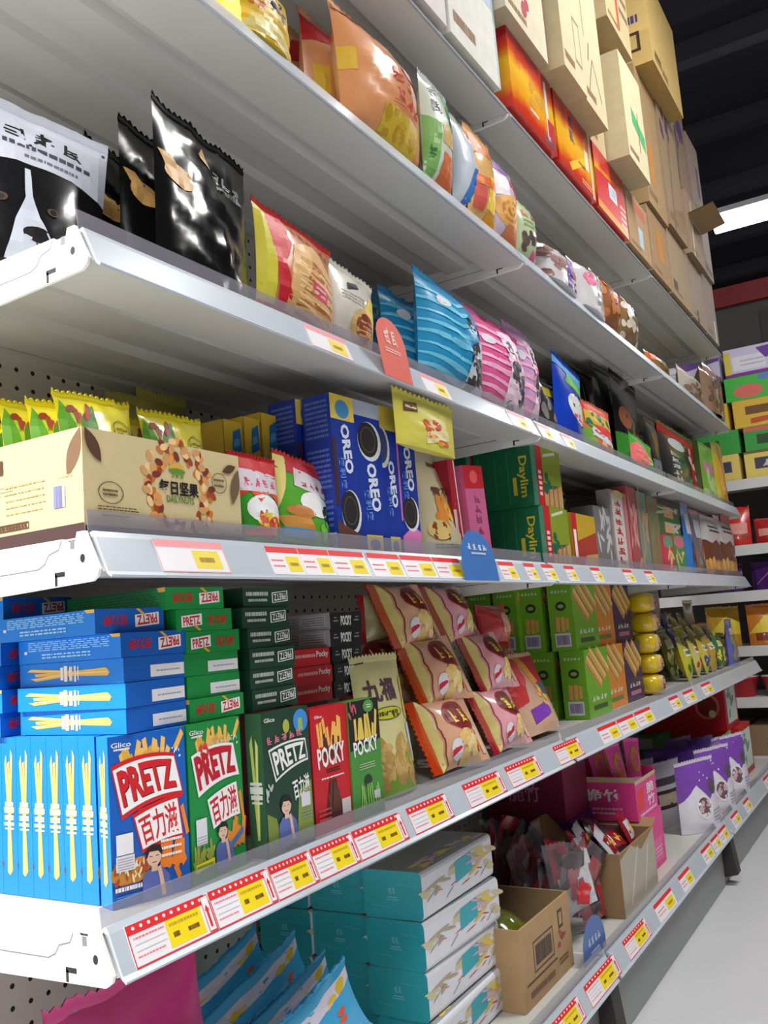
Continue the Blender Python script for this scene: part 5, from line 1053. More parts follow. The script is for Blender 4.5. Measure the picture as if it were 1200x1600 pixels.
L2 = [(660, 703, 108, -.0, (206,214,196), [(P((.5,.6),(.95,.6),(.95,.95),(.5,.95)), ink(30,120,60)), (G(.25,.8,.3,.3,2,3,vert=True), ink(70,80,90)), (P((.0,.05),(.3,.0),(.3,.55),(0,.6)), ink(120,170,90)), (R(.35,.38,.85,.56), ink(206,170,110)), (R(.4,.04,.95,.3), ink(206,110,60)), (G(.16,.25,.2,.14,1,3), ink(40,110,50))], 'white and green cracker bag right of the big orange bag', .06),
      (706, 742, 176, -.01, (196,206,216), [(P((.2,.05),(.6,.05),(.9,.5),(.5,.5)), ink(60,120,190)), (G(.6,.3,.4,.4,2,4,vert=True), ink(40,100,180))], 'pale bag with blue lettering right of the white and green bag', .08),
      (730, 770, 190, -.0, (222,176,110), [(P((0,.7),(1,.74),(1,1),(0,1)), ink(206,110,50)), (R(.1,.1,.4,.35), ink(206,90,80)), (R(.45,.15,.8,.5), ink(236,200,60)), (R(.0,.36,.9,.46), ink(222,110,50)), (R(.5,.0,1,.12), ink(226,160,40))], 'orange topped cracker bag beside the purple swirl bag', .05),
      (766, 804, 240, -.0, (206,190,206), [(P((0,.86),(.7,.86),(.7,1),(0,1)), ink(130,70,160)), (R(.5,.55,.9,.8), ink(196,50,80)), (E(.45,.36,.42,.2,20), ink(226,170,90)), (RING(.45,.36,.28,.13,.25), ink(196,120,50)), (RING(.45,.36,.12,.06,.4), ink(196,120,50)), (P((.3,0),(1,0),(1,.25),(.4,.2)), ink(206,120,80)), (P((0,.5),(.4,.55),(.4,.8),(0,.8)), ink(230,226,232))], 'white and purple bag with an orange swirl', .03),
      (800, 834, 300, -.005, (190,206,160), [(G(.42,.74,.5,.14,2,5), ink(190,70,70)), (scribble(.2,.5,.7,.64,2,4,.5), ink(130,150,110)), (blobs(.2,.1,.7,.42,8,.12,.06,4), ink(96,80,76)), (R(.55,.0,.8,.2), ink(206,90,140))], 'pale green cracker bag just before the shelf joint', .0)]
for i, (u1, u2, vt, x, c, art, lab, rl) in enumerate(L2):
    sbag('cracker_bag', lab, 1, x, u1, u2, vt, .05, foil(*c), art, style='pillow', seed=310+i, wr=.005, roll=rl, seal_mat=(foil(206, 210, 216) if i in (0, 1) else None))
B2 = [(838, 888, 374, -.0, (206,200,204), 'block', [(R(.48,0,.7,1), ink(100,50,140)), (blobs(.02,.1,.42,.8,8,.1,.09,3), ink(150,116,110)), (blobs(.74,.1,.98,.75,7,.08,.08,5), ink(170,110,90))], 'white bread bag with a purple stripe after the shelf joint'),
      (892, 932, 402, -.0, (206,202,204), 'block', [(E(.3,.62,.18,.14,14), ink(222,110,150)), (R(.5,.1,.62,.8), ink(170,166,166)), (R(.75,.05,.9,.9), ink(170,166,166))], 'white bread bag with a pink patch'),
      (928, 966, 420, -.0, (150,96,60), 'pillow', [(blobs(.1,.1,.9,.9,12,.12,.08,3), ink(190,120,70)), (R(.4,.45,.7,.7), ink(150,40,50))], 'brown clear bag with a red patch'),
      (960, 994, 450, -.0, (136,104,70), 'pillow', [(blobs(.1,.1,.9,.9,14,.1,.07,5), ink(206,196,180))], 'brown clear bag with pale blotches'),  # pale blotches coloured onto the brown film
      (1008, 1042, 545, -.03, (146,112,60), 'pillow', [(blobs(.1,.1,.9,.9,8,.14,.1,6), ink(122,92,44)), (R(0,.6,.25,.9), ink(196,96,50))], 'round brown clear bag in the far bay'),
      (1060, 1096, 570, -.01, (190,180,168), 'pillow', [(blobs(.1,.1,.9,.9,9,.13,.09,8), ink(150,116,96)), (blobs(.3,.1,.9,.6,4,.1,.07,3), ink(100,66,60))], 'pale clear bread bag in the far bay'),
      (1099, 1117, 572, -.0, (140,112,92), 'block', [(blobs(.1,.1,.9,.9,9,.14,.09,9), ink(112,80,66))], 'brown bread bag, left of the last two'),
      (1119, 1135, 578, -.0, (150,122,110), 'block', [(R(.3,.1,.8,.8), ink(120,84,80)), (R(.4,.3,.7,.6), ink(150,90,90))], 'brown bread bag, last at the far end of the second shelf')]
for i, (u1, u2, vt, x, c, st, art, lab) in enumerate(B2):
    sbag('bread_bag', lab, 1, x, u1, u2, vt, .07 if st == 'block' else .06, foil(*c), art, style=st, seed=330+i, wr=.006, nu=10, nv=12)
y1, y2, h = fit(1, -.14, 905, 965, 397)
bag('snack_pouch', 'yellow and green pouch standing tall behind the white bread bags', 'bag', (-.18, (y1+y2)/2, ZT[1]), y2-y1, h, .06, foil(196, 140, 30), [(P((.5,.0),(1,0),(1,.8),(.7,.75)), ink(110,170,40)), (blobs(.1,.4,.6,.8,6,.1,.07,4), ink(214,170,60))], style='pillow', seed=345, wr=.006)
# ================================================================ top level: red gift cartons and a wall of kraft cartons
Z1 = ZT[0]
m_rg = gradient('red_gold_print', [(0, (176,26,32)), (.25, (206,60,30)), (.42, (232,160,30)), (.68, (236,186,40)), (.84, (206,60,36)), (1, (176,20,34))], 2, 0, .17, .25, .04)
def gift(y1, y2, art, lab, x=.0):
    put('gift_carton', carton_mesh('gift_carton', y2-y1-.006, .25, .163, m_rg, art, [(S(.5,0,.5,1,.2), ink(206,110,30))]), (x, (y1+y2)/2, Z1), 0, lab, 'carton', 'red and gold gift cartons')
gift(1.02, 1.262, [(blobs(.45,.35,.8,.62,10,.06,.04,3), ink(206,150,50)), (R(.80,.1,.86,.9), ink(226,220,226)), (R(.82,.15,.99,.4), ink(186,40,50)), (scribble(.7,.02,.98,.14,3,4,.6), ink(110,90,110)), (scribble(.4,.2,.6,.28,1,3,.6), ink(236,206,190))], 'red and gold gift carton nearest the camera on the topmost shelf')
gift(1.27, 1.525, [(G(.42,.72,.16,.42,2,3,vert=True), ink(70,70,130)), (S(.3,.1,.8,.5,.1), ink(226,180,40)), (R(.75,.35,.85,.65), ink(222,216,190)), (scribble(.55,.3,.75,.36,1,5,.6), ink(120,80,30)), (R(.9,0,.96,1), ink(206,190,160)), (scribble(.6,.05,.95,.14,2,4,.6), ink(222,160,120))], 'red and gold gift carton in the middle of the three')
gift(1.535, 1.795, [(P((0,0),(1,0),(1,.75),(.1,.62),(0,.6)), ink(196,34,34)), (G(.28,.7,.16,.4,2,4,vert=True), ink(190,50,60)), (R(.42,.38,.68,.62), ink(214,216,222)), (scribble(.46,.42,.64,.58,3,4,.5), ink(130,150,190)), (scribble(.78,.1,.98,.5,4,4,.5), ink(230,200,190)), (R(0,0,1,.12), ink(214,140,40))], 'red and gold gift carton with a white label, farthest of the three')
def kbox(lab, x, y1, y2, z1, z2, c=(186,156,118), art=(), left=(), d=.3, name='storage_carton'):
    w = y2-y1
    root = empty(name, (x, (y1+y2)/2, z1)); root.rotation_euler = (0, 0, FACE); tag(root, lab, 'carton', 'kraft cartons stored on top')
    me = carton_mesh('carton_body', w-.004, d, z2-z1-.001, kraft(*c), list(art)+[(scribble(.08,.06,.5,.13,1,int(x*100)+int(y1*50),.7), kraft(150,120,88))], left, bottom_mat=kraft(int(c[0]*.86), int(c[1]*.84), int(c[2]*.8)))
    o = bpy.data.objects.new('carton_body', me); COL.objects.link(o); o.parent = root
    h = z2-z1; mb = MB(); m_tp = M((170, 140, 100), .25, .5)
    mb.box(-.004, .004, -.0012, d, h-.0008, h-.0002, m_tp) if 0 else None
    mb.poly([(-w/2+.002, d/2-.025, h), (w/2-.002, d/2-.025, h), (w/2-.002, d/2+.025, h), (-w/2+.002, d/2+.025, h)], m_tp)
    mb.poly([(-w/2+.0015, d/2-.025, h), (-w/2+.0015, d/2+.025, h), (-w/2+.0015, d/2+.025, h-.06), (-w/2+.0015, d/2-.025, h-.06)], m_tp)
    t = mb.build('packing_tape', root)
    return root
kbox('white carton at the left of the topmost shelf, cut by the picture edge', .0, .45, .752, Z1, Z1+.4, (214,206,204), [(R(.6,.1,.96,.5), kraft(206,196,196))], d=.28)
kbox('white carton with a pale blue band left of the red gift cartons', .0, .762, .968, Z1, Z1+.42, (214,212,204), [(R(0,.36,1,.58), kraft(176,190,206)), (R(.97,0,1,1), kraft(180,200,206))], d=.28)
zt_ = Z1+.1636
kbox('cream carton with a teal print resting on the near red gift carton', .022, .972, 1.195, zt_, zt_+.26, (206,196,172), [(R(.6,.55,1,.95), kraft(90,170,170)), (blobs(.45,.2,.62,.4,3,.06,.07,3), kraft(170,80,90)), (scribble(.2,.5,.5,.8,3,4,.3), kraft(160,150,130))], d=.27)
kbox('tall pale kraft carton resting on the middle red gift carton', .05, 1.212, 1.36, zt_, zt_+.36, (206,190,156), [(FR(.6,.15,.9,.45,.02), kraft(150,130,100)), (scribble(.2,.6,.8,.85,4,3,.3), kraft(180,166,140))], d=.3)
kbox('pale kraft carton with a handling mark beside the tall one', .046, 1.363, 1.525, zt_, zt_+.34, (204,186,152), [(S(.2,.1,.5,.4,.02)+S(.5,.4,.8,.15,.02)+S(.2,.5,.2,.85,.02), kraft(120,100,76)), (S(.3,.35,.4,.5,.03), kraft(110,90,66))], [(R(.05,.0,.4,.18), kraft(150,60,60))], d=.3)
kbox('narrow kraft carton set back behind the pale ones', .0, 1.53, 1.66, zt_, zt_+.33, (186,164,130), [(scribble(.2,.5,.8,.7,2,3,.4), kraft(140,118,90))], d=.26)
kbox('kraft carton with a green stripe resting over the far red gift carton', .056, 1.663, 1.865, zt_+.0, zt_+.285, (206,196,160), [(P((.35,.42),(.95,.28),(.95,.44),(.35,.58)), kraft(80,166,110)), (S(.62,.2,.66,.6,.03), kraft(150,90,70))], d=.3)
kbox('kraft carton with a red print above the narrow set back one', .055, 1.60, 1.83, zt_+.34, zt_+.60, (190,170,130), [(R(.45,.1,.55,.9), kraft(190,80,60)), (scribble(.6,.3,.95,.8,3,3,.4), kraft(130,116,96))], [(R(.2,.1,.8,.25), kraft(150,60,60))], d=.28)
kbox('kraft carton with a red and a pale blue label right of the red gift cartons', .0, 1.803, 2.03, Z1, Z1+.163, (170,140,106), [(P((.4,.75),(.85,.72),(.85,.9),(.4,.95)), kraft(190,110,90)), (R(.45,.15,.65,.5), kraft(170,196,206))], d=.28)
kbox('plain kraft carton on the shelf deck, second past the gift cartons', .0, 2.036, 2.26, Z1, Z1+.2, (160,130,96), [(R(.4,.3,.7,.8), kraft(190,130,60))], d=.28)
kbox('plain kraft carton at the middle of the far bay', .0, 2.266, 2.55, Z1, Z1+.22, (164,140,112), [(R(.1,.1,.3,.25), kraft(96,80,66))], d=.28)
kbox('plain kraft carton before the last one of the far bay', .0, 2.556, 2.78, Z1, Z1+.22, (160,142,126), [(R(.3,.0,.4,.2), kraft(80,66,56))], d=.28)
kbox('greyish kraft carton at the far end of the topmost shelf', .0, 2.786, 2.99, Z1, Z1+.24, (156,142,130), [(R(.7,.0,.8,.35), kraft(226,222,214))], d=.28)
kbox('yellowish kraft carton with a blue top and box symbols, highest and jutting out', .062, 2.07, 2.46, Z1+.6365, Z1+.95, (206,176,110), [(scribble(.1,.1,.3,.18,1,3,.7), kraft(120,96,60)), (R(.3,.05,.5,.07), kraft(150,120,80))], [(R(.0,.72,1,1), kraft(40,60,110)), (FR(.3,.14,.9,.34,.03,.03)+R(.5,.14,.53,.34)+R(.7,.14,.73,.34), kraft(70,56,40)), (scribble(.3,.42,.9,.52,1,4,.8), kraft(80,70,110))], d=.3)
kbox('kraft carton under the yellowish jutting one', .01, 2.04, 2.27, Z1+.205, Z1+.635, (166,138,100), [(R(.3,.2,.5,.5), kraft(200,130,60)), (S(.1,.1,.1,.9,.02), kraft(206,186,150))], d=.28)
kbox('tall kraft carton past the one under the jutting carton', .015, 2.28, 2.52, Z1+.2225, Z1+.635, (156,132,104), [(S(.3,.0,.5,.9,.1), kraft(140,116,90)), (blobs(.1,.8,.9,.98,4,.1,.06,3), kraft(90,66,90))], d=.28)
kbox('kraft carton with a dark purple print high in the far stack', .0, 2.56, 2.80, Z1+.45, Z1+.83, (150,126,104), [(blobs(.3,.6,.8,.9,5,.12,.09,3), kraft(84,56,110)), (S(.2,.1,.4,.8,.1), kraft(120,96,76))], d=.28)
kbox('kraft carton at the very end of the far stack, upper row', .005, 2.805, 3.0, Z1+.47, Z1+.78, (156,136,124), [(R(.6,.3,.8,.7), kraft(110,80,110))], d=.28)
r = kbox('opened kraft carton with a flap sticking out over the aisle', .02, 2.556, 2.79, Z1+.2215, Z1+.448, (160,136,112), [(S(.2,0,.3,.9,.06), kraft(226,214,190))], d=.28)
mb = MB(); mb.poly([(-.11, -.001, .14), (.11, -.001, .14), (.10, -.085, .155), (-.12, -.085, .15)], kraft(150,122,88)); mb.poly([(-.11, -.001, .138), (-.12, -.085, .148), (.10, -.085, .153), (.11, -.001, .138)], kraft(150,122,88)); mb.build('flap', r)
kbox('greyish kraft carton beside the opened one at the far end', .01, 2.795, 2.99, Z1+.2415, Z1+.468, (166,150,140), [(S(.1,.2,.9,.1,.1), kraft(130,110,96))], d=.28)
# ================================================================ price tags in the rails, hanging cards
i_tw = M((236, 234, 238), .35, .5, nz=.02); i_tr = ink(222, 44, 48); i_ty = ink(240, 214, 30); i_tp = ink(236, 120, 130)
def price_tag(k, u1, u2, label, style=0):
    xf, zb, zt = XF[k], ZB[k], ZT[k]
    p0 = Vector((xf-.0015, 0, zb+.0042)); p1 = Vector((xf-.0138, 0, zt-.0008)); nrm = Vector(((p1.z-p0.z), 0, (p0.x-p1.x))).normalized()
    xm, zm = (p0.x+p1.x)/2, (p0.z+p1.z)/2
    y1, y2 = Yu(u1, xm, zm), Yu(u2, xm, zm); w = y2-y1; ym = (y1+y2)/2
    mb = MB(); org = Vector((xm, ym, zm))
    def fm(u, v, e): q = p0.lerp(p1, v)+nrm*(.0008+e); return Vector((q.x, y1+u*w, q.z))-org
    mb.poly([fm(0,0,0), fm(1,0,0), fm(1,1,0), fm(0,1,0)], i_tw); b = -.0007
    mb.poly([fm(0,0,b), fm(0,1,b), fm(1,1,b), fm(1,0,b)], i_tw)
    for (a, c) in (((0,0),(1,0)), ((1,0),(1,1)), ((1,1),(0,1)), ((0,1),(0,0))): mb.poly([fm(*a,0), fm(*a,b), fm(*c,b), fm(*c,0)], i_tw)
    if style == 0:
        it = [(R(0,.80,.95,1), i_tr), (sum([E(.08+.09*j,.9,.018,.045,8) for j in range(10)], []), i_tw), (R(.42,.10,.86,.76), i_ty), (FR(0,0,1,.8,.012,.035), i_tr), (scribble(.46,.55,.82,.70,1,3,.5), ink(190,160,30)), (scribble(.48,.3,.56,.44,1,5,.9), i_brown), (scribble(.66,.3,.8,.42,1,7,.9), i_brown),
              (scribble(.05,.60,.4,.72,1,int(u1),.35)+scribble(.05,.2,.36,.26,1,int(u2),.6), i_tp), (R(.05,.5,.4,.515)+R(.05,.35,.4,.365), ink(190,180,190)), (R(.90,.08,.985,.94), i_tw), (S(.94,.16,.94,.6,.03)+P((.91,.58),(.97,.58),(.94,.74)), i_tr), (FR(.895,.05,.99,.98,.006,.02), i_tr)]
    elif style == 1:
        it = [(R(0,.80,1,1), ink(236,150,156)), (R(.5,.12,.9,.7), ink(236,214,70)), (FR(0,0,1,.8,.012,.03), ink(240,170,176)), (scribble(.58,.3,.8,.5,1,3,.8), ink(150,120,40))]
    else:
        it = [(R(0,.78,1,1), i_tr), (R(.52,.10,.94,.66), i_ty), (scribble(.6,.3,.86,.45,1,3,.8), ink(150,120,40)), (scribble(.06,.2,.42,.6,2,int(u1),.3), i_tp)]
    stamp(mb, it, fm, .0001, .00003)
    o = mb.build('price_tag'); o.location = org
    tag(o, label, 'price tag', f'price tags in the {["topmost","second","third","fourth","fifth","lowest"][k]} shelf rail')
T5 = [(203, 331), (332, 425), (426, 490), (491, 555), (556, 631), (641, 702), (728, 785), (794, 842), (869, 908), (938, 966), (968, 993), (995, 1019), (1048, 1062), (1070, 1085), (1098, 1112)]
N5 = ['under the blue corner pretzel box', 'under the green pretzel box', 'under the dark green pretzel box', 'under the red stick box', 'under the green and black stick box', 'under the bottom peach muffin packet', 'under the bottom pink muffin packet', 'under the red strawberry pouch', 'under the left of the green wafer boxes', 'under the orange wafer box', 'under the dark purple wafer box', 'under the yellow bread packs', 'under the first small snack bags', 'under the middle small snack bags', 'under the last small snack bags']
for (a, b), n in zip(T5, N5): price_tag(4, a, b, f'price tag on the fifth shelf edge {n}', 0 if a < 900 else 2)
T4 = [(245, 352), (420, 470), (471, 518), (519, 572), (578, 627), (630, 678), (680, 722), (782, 806), (822, 838), (850, 868), (885, 900), (926, 940), (976, 990), (1010, 1022)]
N4 = ['under the nut carton', 'under the first kids snack pouch', 'under the second kids snack pouch', 'under the first tall blue box', 'under the middle tall blue boxes', 'under the cream pouch', 'just left of the blue card', 'right of the blue card', 'under the front green wafer box', 'at the joint under the wafer boxes', 'under the yellow and red wafer box', 'under the grey slim box', 'under the lettered slim box', 'under the brown slim box']
for (a, b), n in zip(T4, N4): price_tag(3, a, b, f'{"pale pink" if a < 300 else "red and yellow"} tag on the fourth shelf edge {n}', 1 if a < 300 else 2)
T3 = [(480, 545), (660, 700), (795, 825), (842, 862), (880, 896)]
N3 = ['under the white cracker bag', 'under the middle blue snack bag', 'under the pink snack bag', 'under the dark grey pouch', 'under the bright blue pouch']
for (a, b), n in zip(T3, N3): price_tag(2, a, b, f'faded price tag on the third shelf edge {n}', 1)
T6 = [(862, 908), (918, 964), (978, 1012), (1026, 1052), (1064, 1080), (1099, 1112), (1114, 1124), (1125, 1136), (1145, 1155), (1164, 1172), (1195, 1203)]
N6 = ['in front of the tissue packs', 'in front of the open kraft carton', 'in front of the worn kraft carton', 'at the right of the worn kraft carton', 'in front of the pink boxes', 'at the first white and purple pouch', 'just right of the first white pouch tag', 'at the middle white and purple pouch', 'at the last white and purple pouch', 'in front of the violet pouch', 'in front of the red gift boxes']
for (a, b), n in zip(T6, N6): price_tag(5, a, b, f'price tag on the lowest shelf edge {n}', 0 if a < 1000 else 2)
# hanging promotion cards clipped behind the guard strips
def card_sign(k, u1, u2, vt, mat, ink_, label, lean=0.0, x=.0012, up=None):
    xf, zb, zt = XF[k], ZB[k], ZT[k]; x0 = xf+x
    y1, y2 = Yu(u1, x0, zt+.02), Yu(u2, x0, zt+.02); w = y2-y1
    h = Zv(vt, x0, (y1+y2)/2)-zb; root_z = zb+.002
    mb = MB(); n = 10; t = .0008
    out = [(-w/2, 0), (w/2, 0)]+[(w/2*cos(pi*i/n/1)*1.0, h-w*.42+w*.42*sin(pi*i/n)) for i in range(n+1)]
    ft = [(px+lean*pz, 0, pz) for px, pz in out]; bk = [(px, t, pz) for px, _, pz in ft]
    mb.poly(ft, mat); mb.poly(bk[::-1], mat)
    for i in range(len(ft)): j = (i+1) % len(ft); mb.poly([ft[i], bk[i], bk[j], ft[j]], mat)
    stamp(mb, ink_, lambda u, v, e: (-w/2+u*w+lean*v*h, -e-.0002, v*h))
    o = mb.build('promotion_card'); o.location = (x0+.001, (y1+y2)/2, root_z); o.rotation_euler = (0, 0, FACE); tag(o, label, 'card')
    return o
card_sign(3, 722, 775, 832, M((70, 124, 196), .4), [(G(.5,.67,.6,.15,4,3), ink(226,232,244)), (R(.3,.52,.72,.56), ink(190,206,232))], 'blue rounded card clipped to the fourth shelf edge below the cream pouch', -.28)
card_sign(2, 597, 640, 507, M((230, 112, 98), .4), [(G(.48,.7,.5,.3,2,3)+scribble(.2,.42,.75,.5,2,4,.6), ink(246,206,196))], 'coral rounded card clipped to the third shelf edge before the blue snack bags', -.3)
card_sign(5, 912, 945, 1432, M((70, 110, 176), .4), [(G(.5,.64,.6,.16,4,3), ink(206,214,232)), (R(.3,.44,.7,.47), ink(190,206,232))], 'blue rounded card clipped to the lowest shelf edge between the kraft cartons', -.05, x=-.034)
# ================================================================ the unit across the far end of the aisle
FY = 3.42; FX0, FX1 = -.62, .78
def fz(v, u=1175): return Zv(v, Xu(u, FY, 1.0), FY)
m_fs = steel(214, 214, 212)
FL = [fz(764), fz(866), fz(938), fz(1024), fz(1105), .05]
for i, zb in enumerate(FL):
    root = empty('end_shelf', ((FX0+FX1)/2, FY, zb)); tag(root, f'white steel shelf of the unit across the far aisle end, {ORD[i]} from its top', 'shelf', 'shelves of the far unit')
    w = (FX1-FX0)/2
    mb = MB(); mb.box(-w+.002, w-.002, .0, .38, .034, .037, m_fs); mb.box(-w+.002, w-.002, -.006, 0, .0, .042, m_fs); mb.build('deck', root)
    for s in (-1, 0, 1):
        b = MB()
        prof = [(.0, .033), (.0, .004), (.10, -.012), (.2, -.016), (.3, -.06), (.37, -.09), (.37, .033)]
        n = len(prof); x = s*(w-.01); vs = [(x-.002, p, q) for p, q in prof]+[(x+.002, p, q) for p, q in prof]
        b.faces(vs, [(j, (j+1) % n, (j+1) % n+n, j+n) for j in range(n)]+[tuple(range(n)), tuple(range(2*n-1, n-1, -1))], m_fs); b.build('bracket', root)
mb = MB(); mb.box(FX0, FX1, FY+.385, FY+.40, 0, 2.05, M((66, 62, 62), .6)); o = mb.build('unit_back_panel'); tag(o, 'dark back panel of the unit across the far aisle end', 'back panel')
for i, x in enumerate((FX0, (FX0+FX1)/2, FX1)):
    mb = MB(); mb.box(-.02, .02, FY+.375-FY, FY+.384-FY, 0, 2.0, M((52, 48, 48), .6)); o = mb.build('upright_post'); o.location = (x, FY, 0); tag(o, ['dark post at the hidden left of the far unit', 'dark post in the middle of the far unit', 'dark post at the right end of the far unit'][i], 'post')
mb = MB(); mb.box(-.5, .5, 0, .02, 0, .09, M((120, 24, 28), .6)); mb.box(-.48, -.46, .02, .06, 0, .05, m_fs); mb.box(.46, .48, .02, .06, 0, .05, m_fs); o = mb.build('header_sign'); o.location = (.2, FY+.36, 2.05); tag(o, 'dark red header strip along the top of the far unit', 'sign')
def stack(n, x, y, z, w, d, h, c, art, label, group=None, cat='box', nm='snack_box', rz=0.0):
    o = bpy.data.objects.new(nm, carton_mesh(nm, w, d, h, card(*c), art)); COL.objects.link(o); o.location = (x, y, z); o.rotation_euler = (0, 0, rz); tag(o, label, cat, group); return o
zt0 = FL[0]+.0376
# boxes on and above its top shelf
lay_ = [((230, 206, 110), .052*0+.115, [(R(.12,.35,.9,.75), ink(70,70,90)), (G(.5,.55,.6,.3,4,5), ink(200,204,214)), (R(.0,.92,.8,1), ink(120,100,40))], 'pale yellow box with a dark lettered band', .0),
        ((60, 160, 70), .10, [(R(.15,.25,.75,.65), ink(46,80,46)), (R(.0,.8,.3,.98), ink(206,110,90))], 'green box with dark lettering', .01),
        ((222, 182, 60), .115, [(R(.15,.45,.45,.75), ink(120,80,40)), (P((.2,.1),(.7,.2),(.6,.35),(.2,.3)), ink(200,90,50)), (E(.85,.4,.1,.3,12), ink(206,160,40))], 'golden box with a brown picture', -.02),
        ((70, 186, 70), .10, [(E(.28,.35,.18,.28,16), ink(222,110,100)), (R(.58,.3,.95,.75), ink(226,232,226)), (scribble(.6,.35,.93,.7,2,3,.4), i_grey), (E(.5,.85,.1,.12,12), ink(100,130,200))], 'bright green box with a pale label', -.04),
        ((206, 200, 226), .12, [(R(0,0,1,.12), ink(130,50,150)), (R(.0,.1,.08,.9), ink(220,200,80)), (R(.1,.2,.5,.7), ink(226,226,236)), (scribble(.2,.3,.48,.6,2,3,.3), ink(170,170,190)), (P((.5,.5),(1,.7),(1,1),(.4,.9)), ink(110,60,160)), (E(.8,.8,.12,.12,12), ink(90,90,80))], 'white and purple pack')]
z = zt0
for j, a in enumerate(lay_):
    c, h, art, lab = a[:4]; dx = a[4] if len(a) > 4 else -.03
    for s in range(2):
        stack(0, .13+dx-.33*s*1.0+(.0 if s == 0 else -.01), FY+.01, z, .32, .24, h, c, art, f'{lab} in the {["right","left"][s]} stack on the far unit', 'stacked boxes on the far unit')
    z += h+.001
def far_bag(x, z, w, h, t, c, art, label, sd, rz=0.0, lean=-.1, style='stand'):
    r = bag('snack_pouch', label, 'bag', (x, FY+.05, z), w, h, t, foil(*c), art, style=style, seed=sd, wr=.006, lean=lean, nu=8, nv=10); r.rotation_euler = (lean, 0, rz); return r
z = FL[1]+.0376
for i in range(5): far_bag(-.24+.135*i, z, .12, .17 if i % 2 else .11, .06, [(176,30,40), (206,50,44)][i % 2], [(R(.1,.3,.9,.6), ink(226,150,140)), (blobs(.1,.05,.9,.3,5,.1,.06,i), ink(150,80,40))], f'red snack bag on the second shelf of the far unit, {ORD[i]} from the left', 400+i, .1*(i % 3-1))
z = FL[2]+.0376
for i in range(4): far_bag(-.16+.15*i, z, .12, .12, .05, (70, 26, 96), [(S(.2,.2,.8,.8,.04), ink(150,110,160))], f'dark purple snack bag on the third shelf of the far unit, {ORD[i]} from the left', 410+i, -.2)
z = FL[3]+.0376
for i in range(4): far_bag(-.2+.16*i, z, .13, .17, .06, [(196,150,40), (206,120,30)][i % 2], [(P((0,.3),(.6,.8),(1,.6),(1,.3)), ink(226,200,60)), (R(.2,.1,.8,.3), ink(130,50,30))], f'yellow snack bag on the fourth shelf of the far unit, {ORD[i]} from the left', 420+i, .2)
z = FL[4]+.0376
bw = MB(); bw.lathe([(.0, 0), (.042, 0), (.046, .004), (.062, .07), (.066, .072), (.066, .078), (.0, .08)], (0,0,0), M((186, 34, 44), .35), 24)
stamp(bw, [], None); me_bw = bw.mesh('bowl_body')
lid = MB(); lid.lathe([(.0, .0), (.067, 0), (.067, .003), (0, .004)], (0,0,.08), M((226, 222, 220), .4), 24); me_lid = lid.mesh('lid')
for i in range(4):
    for j in range(1):
        r = empty('noodle_bowl', (-.16+.14*i, FY+.09, z+.0845*j)); tag(r, f'red instant noodle bowl on the far unit, {ORD[i]} from the left', 'bowl', 'red noodle bowls')
        for nm, me in (('bowl_body', me_bw), ('lid', me_lid)):
            o = bpy.data.objects.new(nm, me); COL.objects.link(o); o.parent = r
for i in range(3): stack(0, -.3+.3*i, FY+.01, FL[5]+.0376, .28, .3, FL[4]-FL[5]-.11, (150, 126, 96), [(scribble(.2,.3,.8,.6,3,4,.3), kraft(120,96,70))], f'kraft carton at the foot of the far unit, {ORD[i]} from the left', 'kraft cartons at the far unit', 'carton', 'storage_carton')
# things on the shelf just above eye level of the far unit
# ---------------------------------------------------------------- room shell and lights
def floor_material():
    mt = bpy.data.materials.new('pale_floor'); mt.use_nodes = True
    nt = mt.node_tree; b = nt.nodes['Principled BSDF']; b.inputs['Roughness'].default_value = .35
    tc = nt.nodes.new('ShaderNodeTexCoord'); no = nt.nodes.new('ShaderNodeTexNoise'); no.inputs['Scale'].default_value = 3; no.inputs['Detail'].default_value = 5
    nt.links.new(tc.outputs['Object'], no.inputs['Vector'])
    cr = nt.nodes.new('ShaderNodeValToRGB'); cr.color_ramp.elements[0].color = (*lin((196, 198, 202)), 1); cr.color_ramp.elements[1].color = (*lin((212, 213, 215)), 1)
    nt.links.new(no.outputs['Fac'], cr.inputs[0]); nt.links.new(cr.outputs[0], b.inputs['Base Color'])
    return mt
mb = MB(); mb.box(-2.2, 4.5, -4.5, 9, -.05, 0, floor_material()); struct(mb.build('floor'))
mb = MB()
m_ceil = M((42, 42, 50), .8, .2); m_rib = M((58, 58, 66), .7, .2)
mb.box(-2.2, 4.5, -4.5, 9, 3.4, 3.5, m_ceil)
for i in range(17): mb.box(-2.2, 4.5, -4.2+i*.8, -4.12+i*.8, 3.3, 3.4, m_rib)
for x in (-1.2, .9, 3.0): mb.box(x, x+.07, -4.5, 9, 3.28, 3.3, m_rib)
struct(mb.build('ceiling'))
m_wall = M((128, 122, 116), .8, .2)
mb = MB(); mb.box(-2.3, -2.2, -4.5, 9, 0, 3.4, m_wall); struct(mb.build('wall_left'))
mb = MB(); mb.box(4.5, 4.6, -4.5, 9, 0, 3.4, m_wall); struct(mb.build('wall_right'))
mb = MB(); mb.box(-2.2, 4.5, 9, 9.1, 0, 3.4, M((60, 58, 60), .8, .2)); struct(mb.build('wall_far'))
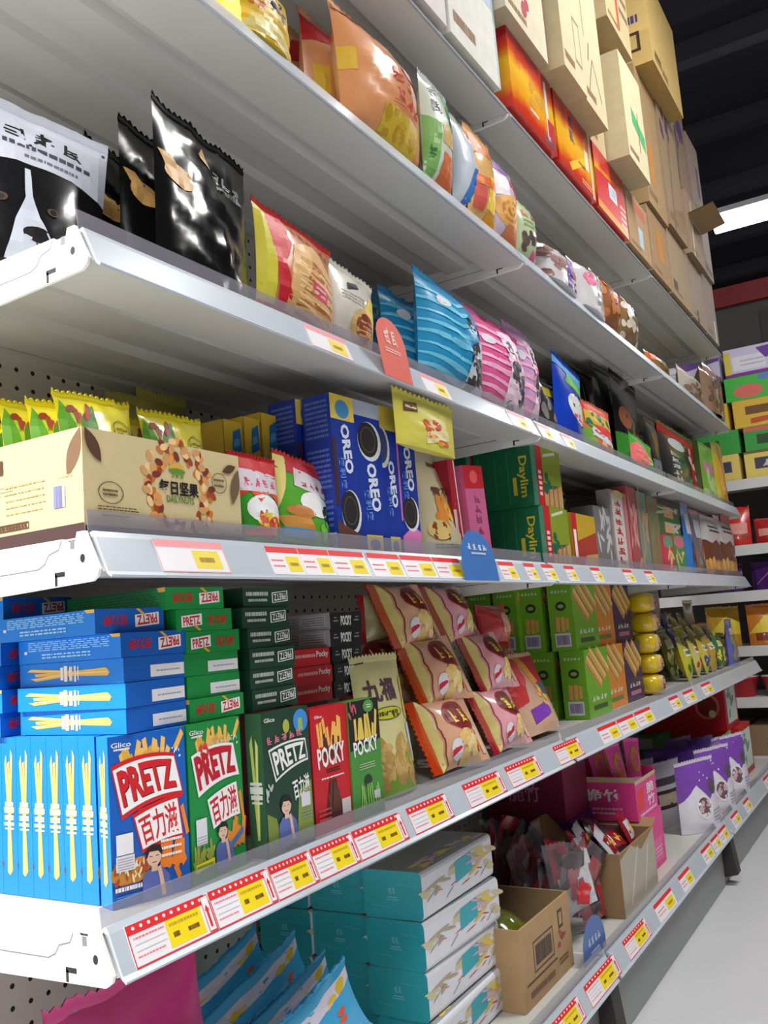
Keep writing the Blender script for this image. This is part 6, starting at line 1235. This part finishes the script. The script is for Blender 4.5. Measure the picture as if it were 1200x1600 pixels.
mb = MB(); mb.box(-2.2, 4.5, -4.6, -4.5, 0, 3.4, m_wall); struct(mb.build('wall_near'))

m_tube = M((255, 255, 255), .5, emit=((250, 252, 255), 20.0)); m_fix = steel(235, 235, 235)
def ceiling_light(x0, x1, y, z, power, label):
    root = empty('ceiling_light', ((x0+x1)/2, y, z)); tag(root, label, 'light', 'fluorescent ceiling lights')
    h = (x1-x0)/2
    a = MB(); a.box(-h, h, -.08, .08, .055, .085, m_fix)
    for s in (.1, .8): a.box(s*h-.004, s*h+.004, -.004, .004, .085, 3.4-z, m_fix)
    a.build('housing', root)
    t = MB()
    prof = [(.075*cos(i*pi/8), .055-.075*sin(i*pi/8)) for i in range(9)]
    vs = [(-h+.01, p, q) for p, q in prof]+[(h-.01, p, q) for p, q in prof]
    t.faces(vs, [(i, i+1, i+10, i+9) for i in range(8)]+[tuple(range(9)), tuple(range(17, 8, -1))], m_tube, False)
    t.build('diffuser', root)
    d = bpy.data.lights.new('tube_glow', 'AREA'); d.shape = 'RECTANGLE'; d.size = x1-x0; d.size_y = .12; d.energy = power; d.color = (1, .98, .95)
    o = bpy.data.objects.new('tube_glow', d); COL.objects.link(o); o.location = ((x0+x1)/2, y, z-.03)
LIGHTS = [
 (-.21, 1.3, 4.62, 2.76, 45, 'lit fluorescent tube under the dark ceiling beyond the far carton stack'),
 (.5, 1.7, 1.5, 2.75, 75, 'lit fluorescent tube over the middle of the aisle'),
 (.2, 1.4, -1.5, 2.75, 110, 'lit fluorescent tube over the aisle in front of the near end of the shelves'),
 (-1.6, -.4, -1.5, 2.75, 360, 'lit fluorescent tube off the near end of the shelf unit'),
]
for a in LIGHTS: ceiling_light(*a)
w = bpy.data.worlds.new('store_air'); SC.world = w; w.use_nodes = True
w.node_tree.nodes['Background'].inputs[0].default_value = (.8, .85, .9, 1); w.node_tree.nodes['Background'].inputs[1].default_value = .05
vs = SC.view_settings; vs.view_transform = 'Standard'; vs.look = 'None'; vs.exposure = -0.7; vs.gamma = 1.0; vs.use_curve_mapping = False
